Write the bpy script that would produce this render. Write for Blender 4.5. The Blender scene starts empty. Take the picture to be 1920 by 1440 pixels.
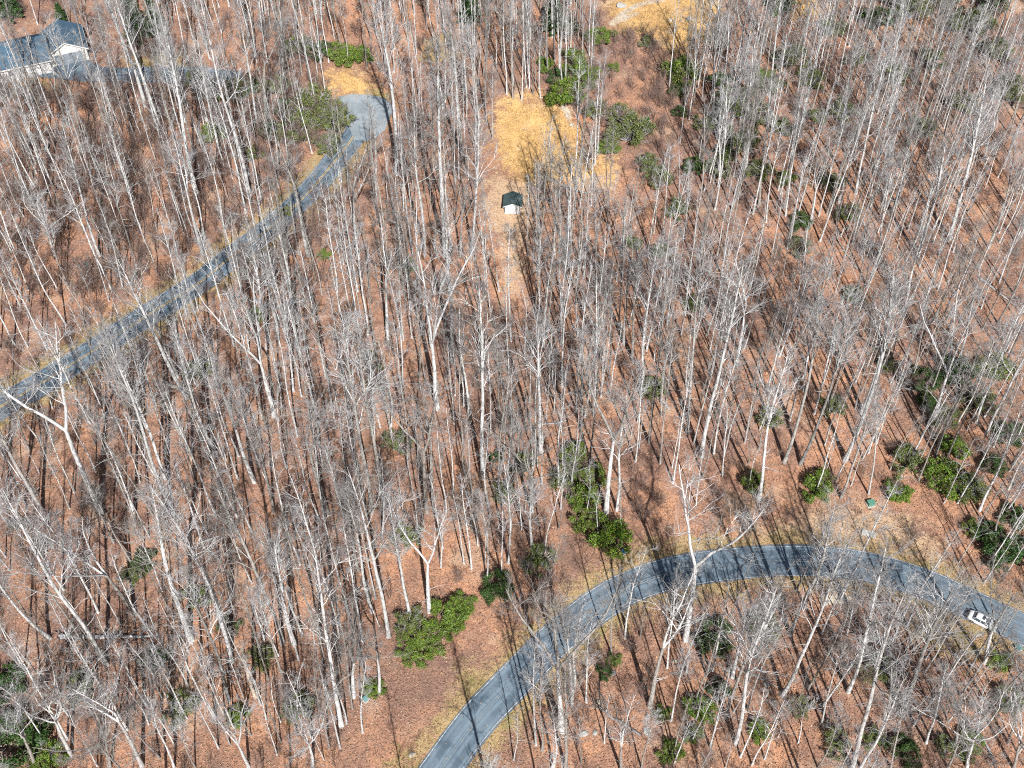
import bpy, math, random
import numpy as np
from mathutils import Vector, Matrix, Euler

# ------------------------------------------------------------------ camera, sky, sun, exposure
SC = bpy.context.scene
COL = SC.collection
FPX, PITCH, CAM_H = 2100.0, math.radians(49.7), 126.0      # focal length in photo pixels, dip, metres above mid ground
cam_data = bpy.data.cameras.new('camera')
cam = bpy.data.objects.new('camera', cam_data); COL.objects.link(cam)
cam.location = (0, 0, CAM_H); cam.rotation_euler = (math.pi/2 - PITCH, 0, 0)
cam_data.sensor_width = 36; cam_data.lens = FPX/1920*36
cam_data.clip_start = 1; cam_data.clip_end = 5000
SC.camera = cam
SUN_EL, SH_AZ = math.radians(43.5), math.radians(-12)      # shadows run away from the camera, a little to the left
w = bpy.data.worlds.new('World'); SC.world = w; w.use_nodes = True
wn = w.node_tree.nodes; bg = wn['Background']
sky = wn.new('ShaderNodeTexSky'); sky.sky_type = 'NISHITA'; sky.sun_disc = False
sky.sun_elevation = SUN_EL; sky.sun_rotation = math.radians(168)
w.node_tree.links.new(sky.outputs[0], bg.inputs[0]); bg.inputs[1].default_value = 0.05
sd = bpy.data.lights.new('sun', 'SUN'); sd.energy = 5.0; sd.angle = math.radians(0.5); sd.color = (1, .972, .935)
sun = bpy.data.objects.new('sun', sd); COL.objects.link(sun); sun.location = (30, -60, 220)
LDIR = Vector((math.sin(SH_AZ)*math.cos(SUN_EL), math.cos(SH_AZ)*math.cos(SUN_EL), -math.sin(SUN_EL)))
sun.rotation_euler = LDIR.to_track_quat('-Z', 'Y').to_euler()
SC.view_settings.view_transform = 'Standard'; SC.view_settings.look = 'None'
SC.view_settings.exposure = 0.58; SC.view_settings.gamma = 1.0
SC.cycles.max_bounces = 4; SC.cycles.diffuse_bounces = 1; SC.cycles.glossy_bounces = 2
SC.cycles.transparent_max_bounces = 4; SC.cycles.use_denoising = False; SC.cycles.use_adaptive_sampling = True; SC.cycles.adaptive_threshold = 0.02
SC.cycles.pixel_filter_type = 'BLACKMAN_HARRIS'; SC.cycles.filter_width = 1.05

from mathutils import noise as _mn
rng = np.random.default_rng(7); random.seed(7)
PI = math.pi

# ------------------------------------------------------------------ terrain and photo <-> world
Y0 = CAM_H/math.tan(PITCH)
SLOPE = math.tan(math.radians(4.8))
def ground_z(x, y):
    return (SLOPE*(y - Y0) + 0.8*np.sin(x*.045 + .6)*np.cos(y*.038) + 0.45*np.sin(x*.093 - y*.071)
            + 0.25*np.sin(x*.16 + 1.3)*np.sin(y*.19))
CP, SP = math.cos(PITCH), math.sin(PITCH)
def ray(px, py):
    a, b = (px - 960)/FPX, (720 - py)/FPX
    d = np.array([a, CP + b*SP, -SP + b*CP]); return d/np.linalg.norm(d)
def ground_at(px, py):
    d = ray(px, py); t = 150.0
    for _ in range(40):
        p = d*t; e = CAM_H + p[2] - ground_z(p[0], p[1])
        t += e/(-d[2] + SLOPE*d[1]*1.0)*1.0
    p = d*t
    return np.array([p[0], p[1], float(ground_z(p[0], p[1]))])
def to_px(x, y, z):
    dz = z - CAM_H
    f = y*CP - dz*SP; u = y*SP + dz*CP
    return 960 + FPX*x/f, 720 - FPX*u/f
def metres(px_len, py):                                     # photo pixels to metres across the view at that row
    p = ground_at(960, py); f = p[1]*CP - (p[2]-CAM_H)*SP
    return px_len*f/FPX

# ------------------------------------------------------------------ mesh helpers
def np_mesh(name, V, faces, smooth=False):
    """faces: list of (M,k) int arrays"""
    me = bpy.data.meshes.new(name)
    V = np.asarray(V, np.float32)
    me.vertices.add(len(V)); me.vertices.foreach_set('co', V.ravel())
    faces = [np.asarray(f, np.int32) for f in faces if len(f)]
    nl = sum(f.size for f in faces); npoly = sum(len(f) for f in faces)
    me.loops.add(nl); me.loops.foreach_set('vertex_index', np.concatenate([f.ravel() for f in faces]))
    st = []; o = 0
    for f in faces:
        st.append(o + np.arange(len(f))*f.shape[1]); o += f.size
    me.polygons.add(npoly)
    me.polygons.foreach_set('loop_start', np.concatenate(st).astype(np.int32))
    if smooth: me.polygons.foreach_set('use_smooth', np.ones(npoly, bool))
    me.update(calc_edges=True)
    return me
def link(name, data, mat=None, parent=None):
    o = bpy.data.objects.new(name, data); COL.objects.link(o)
    if mat is not None and not len(data.materials): data.materials.append(mat)
    if parent is not None: o.parent = parent
    return o
def empty(name, loc=(0, 0, 0), rz=0):
    o = bpy.data.objects.new(name, None); COL.objects.link(o); o.location = loc; o.rotation_euler = (0, 0, rz)
    o.empty_display_size = .2
    return o
def tag(o, label=None, cat=None, group=None, kind=None):
    if label: o['label'] = label
    if cat: o['category'] = cat
    if group: o['group'] = group
    if kind: o['kind'] = kind
    return o

class MB:
    """collects boxes, prisms and lofts for one mesh"""
    def __init__(s): s.v = []; s.f = []
    def add(s, vs, fs):
        o = len(s.v); s.v += [tuple(map(float, v)) for v in vs]; s.f += [tuple(i + o for i in f) for f in fs]; return s
    def box(s, x0, x1, y0, y1, z0, z1):
        return s.add([(x0,y0,z0),(x1,y0,z0),(x1,y1,z0),(x0,y1,z0),(x0,y0,z1),(x1,y0,z1),(x1,y1,z1),(x0,y1,z1)],
                     [(0,3,2,1),(4,5,6,7),(0,1,5,4),(1,2,6,5),(2,3,7,6),(3,0,4,7)])
    def extrude(s, poly, axis, a, b):
        """poly: 2-D outline in the plane across axis ('x': (y,z), 'y': (x,z), 'z': (x,y))"""
        n = len(poly)
        mk = {'x': lambda p, t: (t, p[0], p[1]), 'y': lambda p, t: (p[0], t, p[1]), 'z': lambda p, t: (p[0], p[1], t)}[axis]
        return s.add([mk(p, a) for p in poly] + [mk(p, b) for p in poly],
                     [tuple(range(n))[::-1], tuple(range(n, 2*n))] + [(i, (i+1) % n, n + (i+1) % n, n + i) for i in range(n)])
    def loft(s, rings, cap=True):
        n = len(rings[0]); vs = [p for r in rings for p in r]; fs = []
        for k in range(len(rings)-1):
            for i in range(n):
                fs.append((k*n+i, k*n+(i+1) % n, (k+1)*n+(i+1) % n, (k+1)*n+i))
        if cap: fs += [tuple(range(n))[::-1], tuple(range((len(rings)-1)*n, len(rings)*n))]
        return s.add(vs, fs)
    def cyl(s, c0, c1, r0, r1, n=12):
        c0, c1 = Vector(c0), Vector(c1); t = (c1-c0).normalized()
        u = t.orthogonal().normalized(); v = t.cross(u)
        rr = [[c + (u*math.cos(2*PI*i/n) + v*math.sin(2*PI*i/n))*r for i in range(n)] for c, r in ((c0, r0), (c1, r1))]
        return s.loft(rr)
    def build(s, name, mat, parent=None, smooth=False, bevel=0):
        me = bpy.data.meshes.new(name); me.from_pydata(s.v, [], s.f)
        import bmesh
        bm = bmesh.new(); bm.from_mesh(me); bmesh.ops.recalc_face_normals(bm, faces=bm.faces)
        if bevel: bmesh.ops.bevel(bm, geom=bm.edges[:], offset=bevel, segments=2, affect='EDGES', profile=.6)
        bm.to_mesh(me); bm.free()
        if smooth: me.polygons.foreach_set('use_smooth', [True]*len(me.polygons))
        return link(name, me, mat, parent)

class Tubes:
    """many tapered branches, built in batches"""
    def __init__(s): s.g = {}
    def add(s, pts, rad, k):
        s.g.setdefault((len(pts), k), []).append((pts[None], np.asarray(rad)[None]))
    def batch(s, P, R, k):
        s.g.setdefault((P.shape[1], k), []).append((P, R))
    def arrays(s, V=None, F=None, off=0):
        V, F = [], []; o = 0
        for (n, k), L in s.g.items():
            P = np.concatenate([a for a, _ in L]); R = np.concatenate([b for _, b in L])
            T = np.gradient(P, axis=1); T /= np.linalg.norm(T, axis=2, keepdims=True) + 1e-9
            D = P[:, -1] - P[:, 0]; D /= np.linalg.norm(D, axis=1, keepdims=True) + 1e-9
            ref = np.where(np.abs(D[:, 2:3]) > .85, np.array([[1., 0, 0]]), np.array([[0, 0, 1.]]))[:, None, :]
            U = np.cross(T, ref); U /= np.linalg.norm(U, axis=2, keepdims=True) + 1e-9
            W = np.cross(T, U)
            a = np.arange(k)/k*2*PI
            ring = P[:, :, None, :] + R[:, :, None, None]*(np.cos(a)[None, None, :, None]*U[:, :, None, :] + np.sin(a)[None, None, :, None]*W[:, :, None, :])
            S = len(P)
            idx = np.arange(S*n*k).reshape(S, n, k) + o
            q = np.stack([idx[:, :-1, :], idx[:, 1:, :], np.roll(idx[:, 1:, :], -1, 2), np.roll(idx[:, :-1, :], -1, 2)], -1)
            V.append(ring.reshape(-1, 3)); F.append(q.reshape(-1, 4)); o += S*n*k
        return (np.concatenate(V), np.concatenate(F)) if V else (np.zeros((0, 3)), np.zeros((0, 4), int))
    def mesh(s, name):
        V, F = s.arrays(); return np_mesh(name, V, [F], True)

# ------------------------------------------------------------------ materials
def M(name): 
    m = bpy.data.materials.new(name); m.use_nodes = True
    nt = m.node_tree; b = nt.nodes['Principled BSDF']; b.inputs['Specular IOR Level'].default_value = .2
    return m, nt, b
def N(nt, t, **kw):
    n = nt.nodes.new(t)
    for k, v in kw.items():
        if k.startswith('i_'): n.inputs[k[2:].replace('_', ' ')].default_value = v
        else: setattr(n, k, v)
    return n
def mixc(nt, fac, a, b, mode='MIX'):
    n = nt.nodes.new('ShaderNodeMix'); n.data_type = 'RGBA'; n.blend_type = mode; n.clamp_result = False
    for sock, val in ((n.inputs[0], fac), (n.inputs[6], a), (n.inputs[7], b)):
        if isinstance(val, (int, float)): sock.default_value = val
        elif isinstance(val, tuple): sock.default_value = (*val, 1)
        else: nt.links.new(val, sock)
    return n.outputs[2]
def math_(nt, op, a, b=0.0, c=None, clamp=False):
    n = nt.nodes.new('ShaderNodeMath'); n.operation = op; n.use_clamp = clamp
    for i, v in enumerate((a, b, c)):
        if v is None: continue
        if isinstance(v, (int, float)): n.inputs[i].default_value = v
        else: nt.links.new(v, n.inputs[i])
    return n.outputs[0]
def ramp(nt, fac, stops, interp='LINEAR'):
    n = nt.nodes.new('ShaderNodeValToRGB'); cr = n.color_ramp; cr.interpolation = interp
    while len(cr.elements) < len(stops): cr.elements.new(.5)
    for e, (p, c) in zip(cr.elements, stops): e.position = p; e.color = (*c, 1)
    nt.links.new(fac, n.inputs[0]); return n.outputs[0]
def noise(nt, co, scale, detail=4, rough=.6, out=0):
    n = nt.nodes.new('ShaderNodeTexNoise'); n.inputs['Scale'].default_value = scale
    n.inputs['Detail'].default_value = detail; n.inputs['Roughness'].default_value = rough
    nt.links.new(co, n.inputs['Vector']); return n.outputs[out]
def sstep(nt, v, a, b):
    n = nt.nodes.new('ShaderNodeMapRange'); n.interpolation_type = 'SMOOTHSTEP'
    n.inputs[1].default_value = a; n.inputs[2].default_value = b
    nt.links.new(v, n.inputs[0]); return n.outputs[0]
def simple(name, col, rough=.7, var=.12, scale=6.0, metal=0, spec=.3, bump=0.0):
    m, nt, b = M(name)
    co = N(nt, 'ShaderNodeTexCoord').outputs['Object']
    n = noise(nt, co, scale, 5, .65)
    c = mixc(nt, n, tuple(x*(1-var) for x in col), tuple(min(1, x*(1+var)) for x in col))
    nt.links.new(c, b.inputs['Base Color']); b.inputs['Roughness'].default_value = rough
    b.inputs['Metallic'].default_value = metal; b.inputs['Specular IOR Level'].default_value = spec
    if bump:
        bp = N(nt, 'ShaderNodeBump'); bp.inputs['Strength'].default_value = bump; bp.inputs['Distance'].default_value = .03
        nt.links.new(n, bp.inputs['Height']); nt.links.new(bp.outputs[0], b.inputs['Normal'])
    return m

def bark(name, light, dark, moss, spread=.45):
    m, nt, b = M(name)
    co = N(nt, 'ShaderNodeTexCoord').outputs['Object']
    rnd = N(nt, 'ShaderNodeObjectInfo').outputs['Random']
    mp = N(nt, 'ShaderNodeMapping'); mp.inputs['Scale'].default_value = (1, 1, .28); nt.links.new(co, mp.inputs[0])
    n1 = noise(nt, mp.outputs[0], 5.5, 6, .7); n2 = noise(nt, co, .6, 4, .6)
    c = mixc(nt, sstep(nt, n1, .33, .62), dark, light)
    c = mixc(nt, math_(nt, 'MULTIPLY', sstep(nt, n2, .5, .68), .6), c, moss)
    n3 = noise(nt, mp.outputs[0], 1.4, 3, .5)
    c = mixc(nt, math_(nt, 'MULTIPLY', sstep(nt, n3, .56, .7), .55), c, dark)
    a_ = spread
    tone = ramp(nt, rnd, [(0, (1-a_, 1-a_*1.02, 1-a_*1.04)), (.2, (1-a_*.75, 1-a_*.82, 1-a_*.9)), (.42, (1-a_*.28, 1-a_*.28, 1-a_*.28)), (.7, (1, 1, 1)), (1, (1+a_*.22, 1+a_*.21, 1+a_*.19))])
    c = mixc(nt, 1.0, c, tone, 'MULTIPLY')
    nt.links.new(c, b.inputs['Base Color']); b.inputs['Roughness'].default_value = .85
    bp = N(nt, 'ShaderNodeBump'); bp.inputs['Strength'].default_value = .5; bp.inputs['Distance'].default_value = .04
    nt.links.new(n1, bp.inputs['Height']); nt.links.new(bp.outputs[0], b.inputs['Normal'])
    return m
MAT = {}
MAT['bark'] = bark('pale_bark', (.74, .735, .725), (.29, .285, .285), (.46, .50, .46), .62)
MAT['limb'] = bark('limb_bark', (.66, .66, .66), (.34, .335, .335), (.47, .50, .46), .55)
MAT['twig'] = bark('twig_bark', (.46, .46, .47), (.28, .27, .275), (.42, .44, .42), .5)
MAT['brush'] = bark('brush_stems', (.31, .225, .195), (.19, .13, .112), (.30, .25, .21), .3)
MAT['deadwood'] = bark('dead_wood', (.60, .52, .42), (.34, .26, .2), (.45, .40, .34), .3)

def island_mat(name, stops, rough=.6, trans=0.0, spec=.3, obj_var=None):
    m, nt, b = M(name)
    g = N(nt, 'ShaderNodeNewGeometry')
    c = ramp(nt, g.outputs['Random Per Island'], stops)
    if obj_var:
        rnd = N(nt, 'ShaderNodeObjectInfo').outputs['Random']
        c = mixc(nt, math_(nt, 'MULTIPLY', rnd, .55), c, obj_var)
    nt.links.new(c, b.inputs['Base Color']); b.inputs['Roughness'].default_value = rough
    b.inputs['Specular IOR Level'].default_value = spec
    if trans:
        t = N(nt, 'ShaderNodeBsdfTranslucent'); nt.links.new(c, t.inputs[0])
        mx = N(nt, 'ShaderNodeMixShader'); mx.inputs[0].default_value = trans
        nt.links.new(b.outputs[0], mx.inputs[1]); nt.links.new(t.outputs[0], mx.inputs[2])
        nt.links.new(mx.outputs[0], nt.nodes['Material Output'].inputs[0])
    return m
MAT['leaf'] = island_mat('evergreen_leaf', [(0, (.04, .10, .012)), (.4, (.09, .20, .02)), (.72, (.16, .28, .028)), (.93, (.30, .35, .04)), (1, (.38, .31, .06))], .45, .15, .4, (.16, .19, .05))
MAT['leaf_dark'] = island_mat('dark_evergreen_leaf', [(0, (.02, .06, .016)), (.6, (.038, .10, .022)), (1, (.085, .155, .03))], .5, .12, .35, (.07, .11, .03))
MAT['leaf_olive'] = island_mat('olive_leaf', [(0, (.08, .125, .035)), (.6, (.14, .19, .05)), (1, (.24, .25, .07))], .55, .15, .3, (.19, .20, .075))
MAT['litter'] = island_mat('fallen_leaf', [(0, (.12, .072, .052)), (.35, (.29, .175, .115)), (.7, (.43, .27, .18)), (.93, (.50, .335, .235)), (1, (.58, .44, .33))], .8, 0, .2)
MAT['straw'] = island_mat('dry_grass_blade', [(0, (.30, .17, .07)), (.4, (.51, .32, .135)), (.8, (.65, .44, .20)), (1, (.48, .38, .20))], .8, .1, .2)
MAT['verge_blade'] = island_mat('verge_blade', [(0, (.22, .15, .06)), (.4, (.37, .26, .115)), (.75, (.46, .34, .17)), (1, (.22, .22, .075))], .8, .1, .2)

def ground_material():
    m, nt, b = M('forest_floor')
    co = N(nt, 'ShaderNodeNewGeometry').outputs['Position']
    big = noise(nt, co, .05, 4, .55); mid = noise(nt, co, .32, 5, .65); fine = noise(nt, co, 3.2, 6, .75); dot = noise(nt, co, 7.5, 3, .8)
    leaf = ramp(nt, fine, [(.28, (.13, .072, .053)), (.43, (.295, .172, .121)), (.55, (.41, .25, .178)), (.70, (.53, .345, .252)), (.85, (.63, .465, .365))])
    warm = mixc(nt, sstep(nt, mid, .38, .66), (.82, .80, .83), (1.18, 1.10, 1.0))
    c = mixc(nt, 1.0, leaf, warm, 'MULTIPLY')
    patch = mixc(nt, sstep(nt, big, .35, .65), (.80, .82, .88), (1.22, 1.13, 1.02))
    c = mixc(nt, 1.0, c, patch, 'MULTIPLY')
    c = mixc(nt, math_(nt, 'MULTIPLY', sstep(nt, dot, .60, .72), .55), c, (.62, .46, .34))
    c = mixc(nt, math_(nt, 'MULTIPLY', sstep(nt, dot, .40, .28), .7), c, (.10, .05, .035))
    soil = noise(nt, co, .13, 6, .7)
    c = mixc(nt, math_(nt, 'MULTIPLY', sstep(nt, soil, .53, .68), .62), c, (.19, .125, .10))
    c = mixc(nt, math_(nt, 'MULTIPLY', sstep(nt, soil, .46, .30), .65), c, (.54, .385, .27))
    # zones
    nz = math_(nt, 'MULTIPLY_ADD', noise(nt, co, .45, 5, .7), 1.1, -.55)
    nf = math_(nt, 'MULTIPLY_ADD', noise(nt, co, 2.2, 4, .7), .7, -.35)
    jit = math_(nt, 'ADD', nz, nf)
    def zone(attr, lo=.35, hi=.65, gain=1.0):
        a = N(nt, 'ShaderNodeAttribute'); a.attribute_name = attr
        return sstep(nt, math_(nt, 'MULTIPLY_ADD', jit, gain, a.outputs['Fac']), lo, hi)
    gcol = ramp(nt, fine, [(.25, (.36, .20, .08)), (.45, (.60, .37, .15)), (.6, (.72, .47, .20)), (.8, (.80, .59, .34))])
    gcol = mixc(nt, math_(nt, 'MULTIPLY', sstep(nt, mid, .48, .66), .65), gcol, (.42, .25, .13))
    gcol = mixc(nt, math_(nt, 'MULTIPLY', sstep(nt, soil, .47, .36), .6), gcol, (.72, .53, .30))
    vcol = ramp(nt, fine, [(.25, (.20, .14, .07)), (.45, (.37, .265, .13)), (.6, (.47, .345, .18)), (.8, (.58, .45, .28))])
    vcol = mixc(nt, math_(nt, 'MULTIPLY', sstep(nt, mid, .5, .66), .6), vcol, (.21, .21, .07))
    dcol = ramp(nt, fine, [(.25, (.42, .34, .25)), (.5, (.56, .48, .38)), (.8, (.70, .63, .54))])
    tcol = ramp(nt, fine, [(.25, (.30, .195, .12)), (.45, (.47, .32, .205)), (.6, (.58, .41, .27)), (.8, (.67, .52, .38))])
    c = mixc(nt, zone('tan'), c, tcol)
    c = mixc(nt, zone('verge'), c, vcol)
    c = mixc(nt, zone('gold'), c, gcol)
    c = mixc(nt, zone('dirt', .4, .6, .6), c, dcol)
    nt.links.new(c, b.inputs['Base Color']); b.inputs['Roughness'].default_value = .95; b.inputs['Specular IOR Level'].default_value = .1
    bp = N(nt, 'ShaderNodeBump'); bp.inputs['Strength'].default_value = .8; bp.inputs['Distance'].default_value = .22
    nt.links.new(math_(nt, 'ADD', fine, math_(nt, 'MULTIPLY', dot, .35)), bp.inputs['Height']); nt.links.new(bp.outputs[0], b.inputs['Normal'])
    return m
def asphalt(name, col, worn):
    m, nt, b = M(name)
    co = N(nt, 'ShaderNodeNewGeometry').outputs['Position']
    n1 = noise(nt, co, .35, 5, .6); n2 = noise(nt, co, 9, 4, .8)
    c = mixc(nt, sstep(nt, n1, .35, .65), col, worn)
    c = mixc(nt, math_(nt, 'MULTIPLY_ADD', n2, .5, -.05), c, tuple(x*.6 for x in col))
    v = N(nt, 'ShaderNodeTexVoronoi'); v.feature = 'DISTANCE_TO_EDGE'; v.inputs['Scale'].default_value = .22
    wv = N(nt, 'ShaderNodeVectorMath'); wv.operation = 'ADD'; nt.links.new(co, wv.inputs[0]); nt.links.new(noise(nt, co, .8, 4, .6, 1), wv.inputs[1])
    nt.links.new(wv.outputs[0], v.inputs['Vector'])
    c = mixc(nt, math_(nt, 'MULTIPLY', sstep(nt, v.outputs[0], .009, .003), .3), c, tuple(x*.4 for x in col))
    la = N(nt, 'ShaderNodeAttribute'); la.attribute_name = 'lat'
    al = math_(nt, 'ABSOLUTE', la.outputs['Fac'])
    tr = math_(nt, 'ABSOLUTE', math_(nt, 'SUBTRACT', math_(nt, 'ABSOLUTE', math_(nt, 'SUBTRACT', al, .48)), .24))
    n4 = noise(nt, co, .9, 5, .7)
    c = mixc(nt, math_(nt, 'MULTIPLY', sstep(nt, tr, .14, .02), math_(nt, 'MULTIPLY', n4, .7)), c, tuple(x*1.35 for x in worn))
    c = mixc(nt, math_(nt, 'MULTIPLY', sstep(nt, noise(nt, co, .16, 3, .5), .58, .62), .5), c, tuple(x*.62 for x in col))
    c = mixc(nt, sstep(nt, math_(nt, 'ADD', al, math_(nt, 'MULTIPLY_ADD', n4, .34, -.17)), .95, 1.04), c, (.30, .205, .13))
    nt.links.new(c, b.inputs['Base Color']); b.inputs['Roughness'].default_value = .8; b.inputs['Specular IOR Level'].default_value = .35
    return m
def paint(name, col, under, wear):
    m, nt, b = M(name)
    co = N(nt, 'ShaderNodeNewGeometry').outputs['Position']
    n = noise(nt, co, 2.2, 6, .75)
    nt.links.new(mixc(nt, sstep(nt, n, wear - .12, wear + .12), under, col), b.inputs['Base Color']); b.inputs['Roughness'].default_value = .7
    return m
ASPH = (.082, .12, .158); ASPH2 = (.155, .205, .25)
MAT['asphalt'] = asphalt('asphalt', ASPH, ASPH2)
MAT['pad'] = asphalt('worn_asphalt', (.22, .26, .29), (.32, .36, .39))
MAT['white_line'] = paint('white_road_paint', (.52, .53, .53), ASPH2, .50)
MAT['yellow_line'] = paint('yellow_road_paint', (.60, .40, .12), ASPH2, .46)
MAT['yellow_worn'] = paint('worn_yellow_road_paint', (.36, .31, .21), ASPH2, .60)

# ------------------------------------------------------------------ roads and zones traced on the ground
def world_line(px):
    P = np.array([ground_at(*p)[:2] for p in px])
    # resample with a Catmull-Rom spline
    out = []
    Q = np.vstack([2*P[0]-P[1], P, 2*P[-1]-P[-2]])
    for i in range(1, len(Q)-2):
        p0, p1, p2, p3 = Q[i-1:i+3]
        n = max(4, int(np.linalg.norm(p2-p1)/1.2))
        for t in np.arange(n)/n:
            out.append(.5*((2*p1) + (-p0+p2)*t + (2*p0-5*p1+4*p2-p3)*t*t + (-p0+3*p1-3*p2+p3)*t**3))
    out.append(Q[-2]); return np.array(out)
UP_ROAD = world_line([(-170, 862), (-60, 800), (20, 752), (90, 711), (205, 638), (358, 541), (430, 485), (505, 428), (570, 370), (620, 312), (655, 268), (682, 222), (696, 190)])
LOW_ROAD = world_line([(700, 1640), (765, 1530), (828, 1440), (890, 1355), (948, 1293), (1033, 1207), (1120, 1137), (1190, 1097), (1273, 1072), (1380, 1057), (1480, 1052), (1563, 1054), (1647, 1067), (1735, 1095), (1813, 1130), (1913, 1178), (2030, 1240)])
DRIVE = world_line([(80, 128), (150, 138), (230, 141), (320, 140), (400, 146), (450, 150)])
BACK_ROAD = world_line([(600, 42), (650, 60), (682, 74), (705, 80)])
ROADS = [(UP_ROAD, 4.8), (LOW_ROAD, 4.7), (DRIVE, 4.6)]
def seg_dist(X, Y, line, closed=False):
    P = np.vstack([line, line[:1]]) if closed else line
    best = np.full(X.shape, 1e9)
    for a, b in zip(P[:-1], P[1:]):
        d = b - a; L = d@d + 1e-9
        t = np.clip(((X-a[0])*d[0] + (Y-a[1])*d[1])/L, 0, 1)
        best = np.minimum(best, (X-a[0]-t*d[0])**2 + (Y-a[1]-t*d[1])**2)
    return np.sqrt(best)
def inside(X, Y, poly):
    c = np.zeros(X.shape, bool); n = len(poly)
    for i in range(n):
        (x1, y1), (x2, y2) = poly[i], poly[(i+1) % n]
        if y1 == y2: continue
        c ^= ((y1 > Y) != (y2 > Y)) & (X < (x2-x1)*(Y-y1)/(y2-y1) + x1)
    return c
def poly_w(px): return np.array([ground_at(*p)[:2] for p in px])
def sdf(X, Y, poly):
    d = seg_dist(X, Y, poly, True); return np.where(inside(X, Y, poly), d, -d)
GOLD = [poly_w(p) for p in (
    [(940, 188), (985, 180), (1030, 184), (1058, 205), (1078, 235), (1095, 280), (1132, 318), (1085, 335), (1010, 345), (960, 330), (935, 285), (930, 235)],
    [(1130, -60), (1345, -60), (1350, 30), (1330, 70), (1290, 98), (1262, 108), (1235, 70), (1185, 62), (1150, 50)],
    [(1480, -40), (1540, -40), (1530, 25), (1495, 30)],
    [(612, 138), (650, 128), (690, 140), (695, 168), (640, 182), (620, 168)],
    [(1115, 300), (1150, 300), (1150, 330), (1110, 330)])]
VERGE = [poly_w(p) for p in (
    [(880, 1235), (940, 1235), (930, 1275), (880, 1330), (815, 1420), (780, 1440), (720, 1440), (800, 1370), (850, 1300)],
    [(1700, 1150), (1800, 1160), (1900, 1215), (1880, 1250), (1780, 1235), (1720, 1190)],
    [(1150, 1030), (1230, 1010), (1240, 1050), (1170, 1085)],
    [(790, 75), (845, 60), (850, 110), (800, 110)], [(230, 108), (330, 100), (370, 125), (240, 130)], [(0, 150), (60, 140), (110, 165), (30, 185)])]
TAN = [poly_w(p) for p in (
    [(1270, 1040), (1330, 1010), (1420, 985), (1545, 955), (1650, 952), (1715, 975), (1770, 1035), (1800, 1085), (1740, 1070), (1660, 1036), (1560, 1018), (1470, 1020), (1350, 1030)],
    [(915, 330), (1000, 335), (1000, 400), (985, 440), (972, 560), (950, 560), (940, 440), (915, 400)], [(1060, 320), (1150, 300), (1160, 350), (1070, 360)])]
DIRT = [poly_w(p) for p in (
    [(1138, 44), (1165, 22), (1190, 5), (1250, -4), (1250, 2), (1200, 12), (1172, 30), (1145, 50)],
    [(1150, 44), (1195, 20), (1200, 24), (1155, 48)],
    [(1040, 178), (1052, 182), (1072, 215), (1078, 240), (1070, 238), (1058, 212)],
    [(1530, 1118), (1590, 1112), (1600, 1128), (1545, 1134)])]
NOTREE = [poly_w(p) for p in (
    [(918, 185), (1030, 175), (1075, 205), (1095, 260), (1090, 300), (1010, 335), (1000, 420), (905, 430), (905, 330)],
    [(1115, -80), (1350, -80), (1340, 60), (1275, 105), (1255, 170), (1262, 250), (1235, 300), (1180, 320), (1190, 240), (1130, 180), (1125, 60)],
    [(590, 118), (705, 118), (745, 180), (742, 215), (725, 250), (700, 272), (640, 275), (620, 190)],
    [(-40, 60), (165, 45), (180, 130), (430, 125), (430, 165), (-40, 165)],
    [(640, 1440), (690, 1300), (780, 1220), (890, 1130), (890, 1080), (930, 1120), (1000, 1120), (980, 1215), (800, 1500), (700, 1700), (560, 1700), (600, 1500)],
    [(1040, 1050), (1110, 1030), (1250, 990), (1400, 930), (1560, 935), (1700, 960), (1790, 1000), (1780, 1080), (1600, 1030), (1350, 1040), (1100, 1150)],
    [(1690, 1150), (1790, 1150), (1920, 1210), (1900, 1260), (1760, 1230)],
    [(1110, 180), (1262, 240), (1290, 330), (1270, 400), (1150, 400), (1120, 320)],
    [(85, 120), (175, 110), (185, 250), (100, 260)],
    [(922, 400), (1004, 400), (992, 480), (985, 640), (940, 640), (930, 478)], [(60, 130), (170, 118), (172, 155), (60, 160)])]
def road_clear(X, Y):
    d = np.full(np.shape(X), 1e9)
    for L, wd in ROADS: d = np.minimum(d, seg_dist(X, Y, L) - wd/2)
    return d

# ground sheet: fine in view, coarse to the horizon
def axis(a, b, step, far):
    core = np.arange(a, b + step, step)
    g = np.geomspace(2, far, 14)
    return np.concatenate([a - g[::-1], core, core[-1] + g])
gx, gy = axis(-135, 135, .9, 2500), axis(10, 300, .9, 2500)
GX, GY = np.meshgrid(gx, gy)
GZ = ground_z(GX, GY)
nx, ny = len(gx), len(gy)
ii = np.arange(nx*ny).reshape(ny, nx)
F = np.stack([ii[:-1, :-1], ii[:-1, 1:], ii[1:, 1:], ii[1:, :-1]], -1).reshape(-1, 4)
me = np_mesh('ground', np.stack([GX, GY, GZ], -1).reshape(-1, 3), [F], True)
def attr(name, polys, soft, extra=None):
    v = np.full(GX.shape, -1e9)
    for p in polys: v = np.maximum(v, sdf(GX, GY, p))
    if extra is not None: v = np.maximum(v, extra)
    a = me.attributes.new(name, 'FLOAT', 'POINT'); a.data.foreach_set('value', np.clip(.5 + v/soft, 0, 1).ravel().astype(np.float32))
RC = np.minimum(seg_dist(GX, GY, UP_ROAD), seg_dist(GX, GY, LOW_ROAD)) - 2.4
attr('gold', GOLD, 13.0); attr('verge', VERGE, 9.0, 1.6 - RC); attr('dirt', DIRT, 2.2); attr('tan', TAN, 10.0)
tag(link('ground', me, ground_material()), kind='structure')

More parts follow.
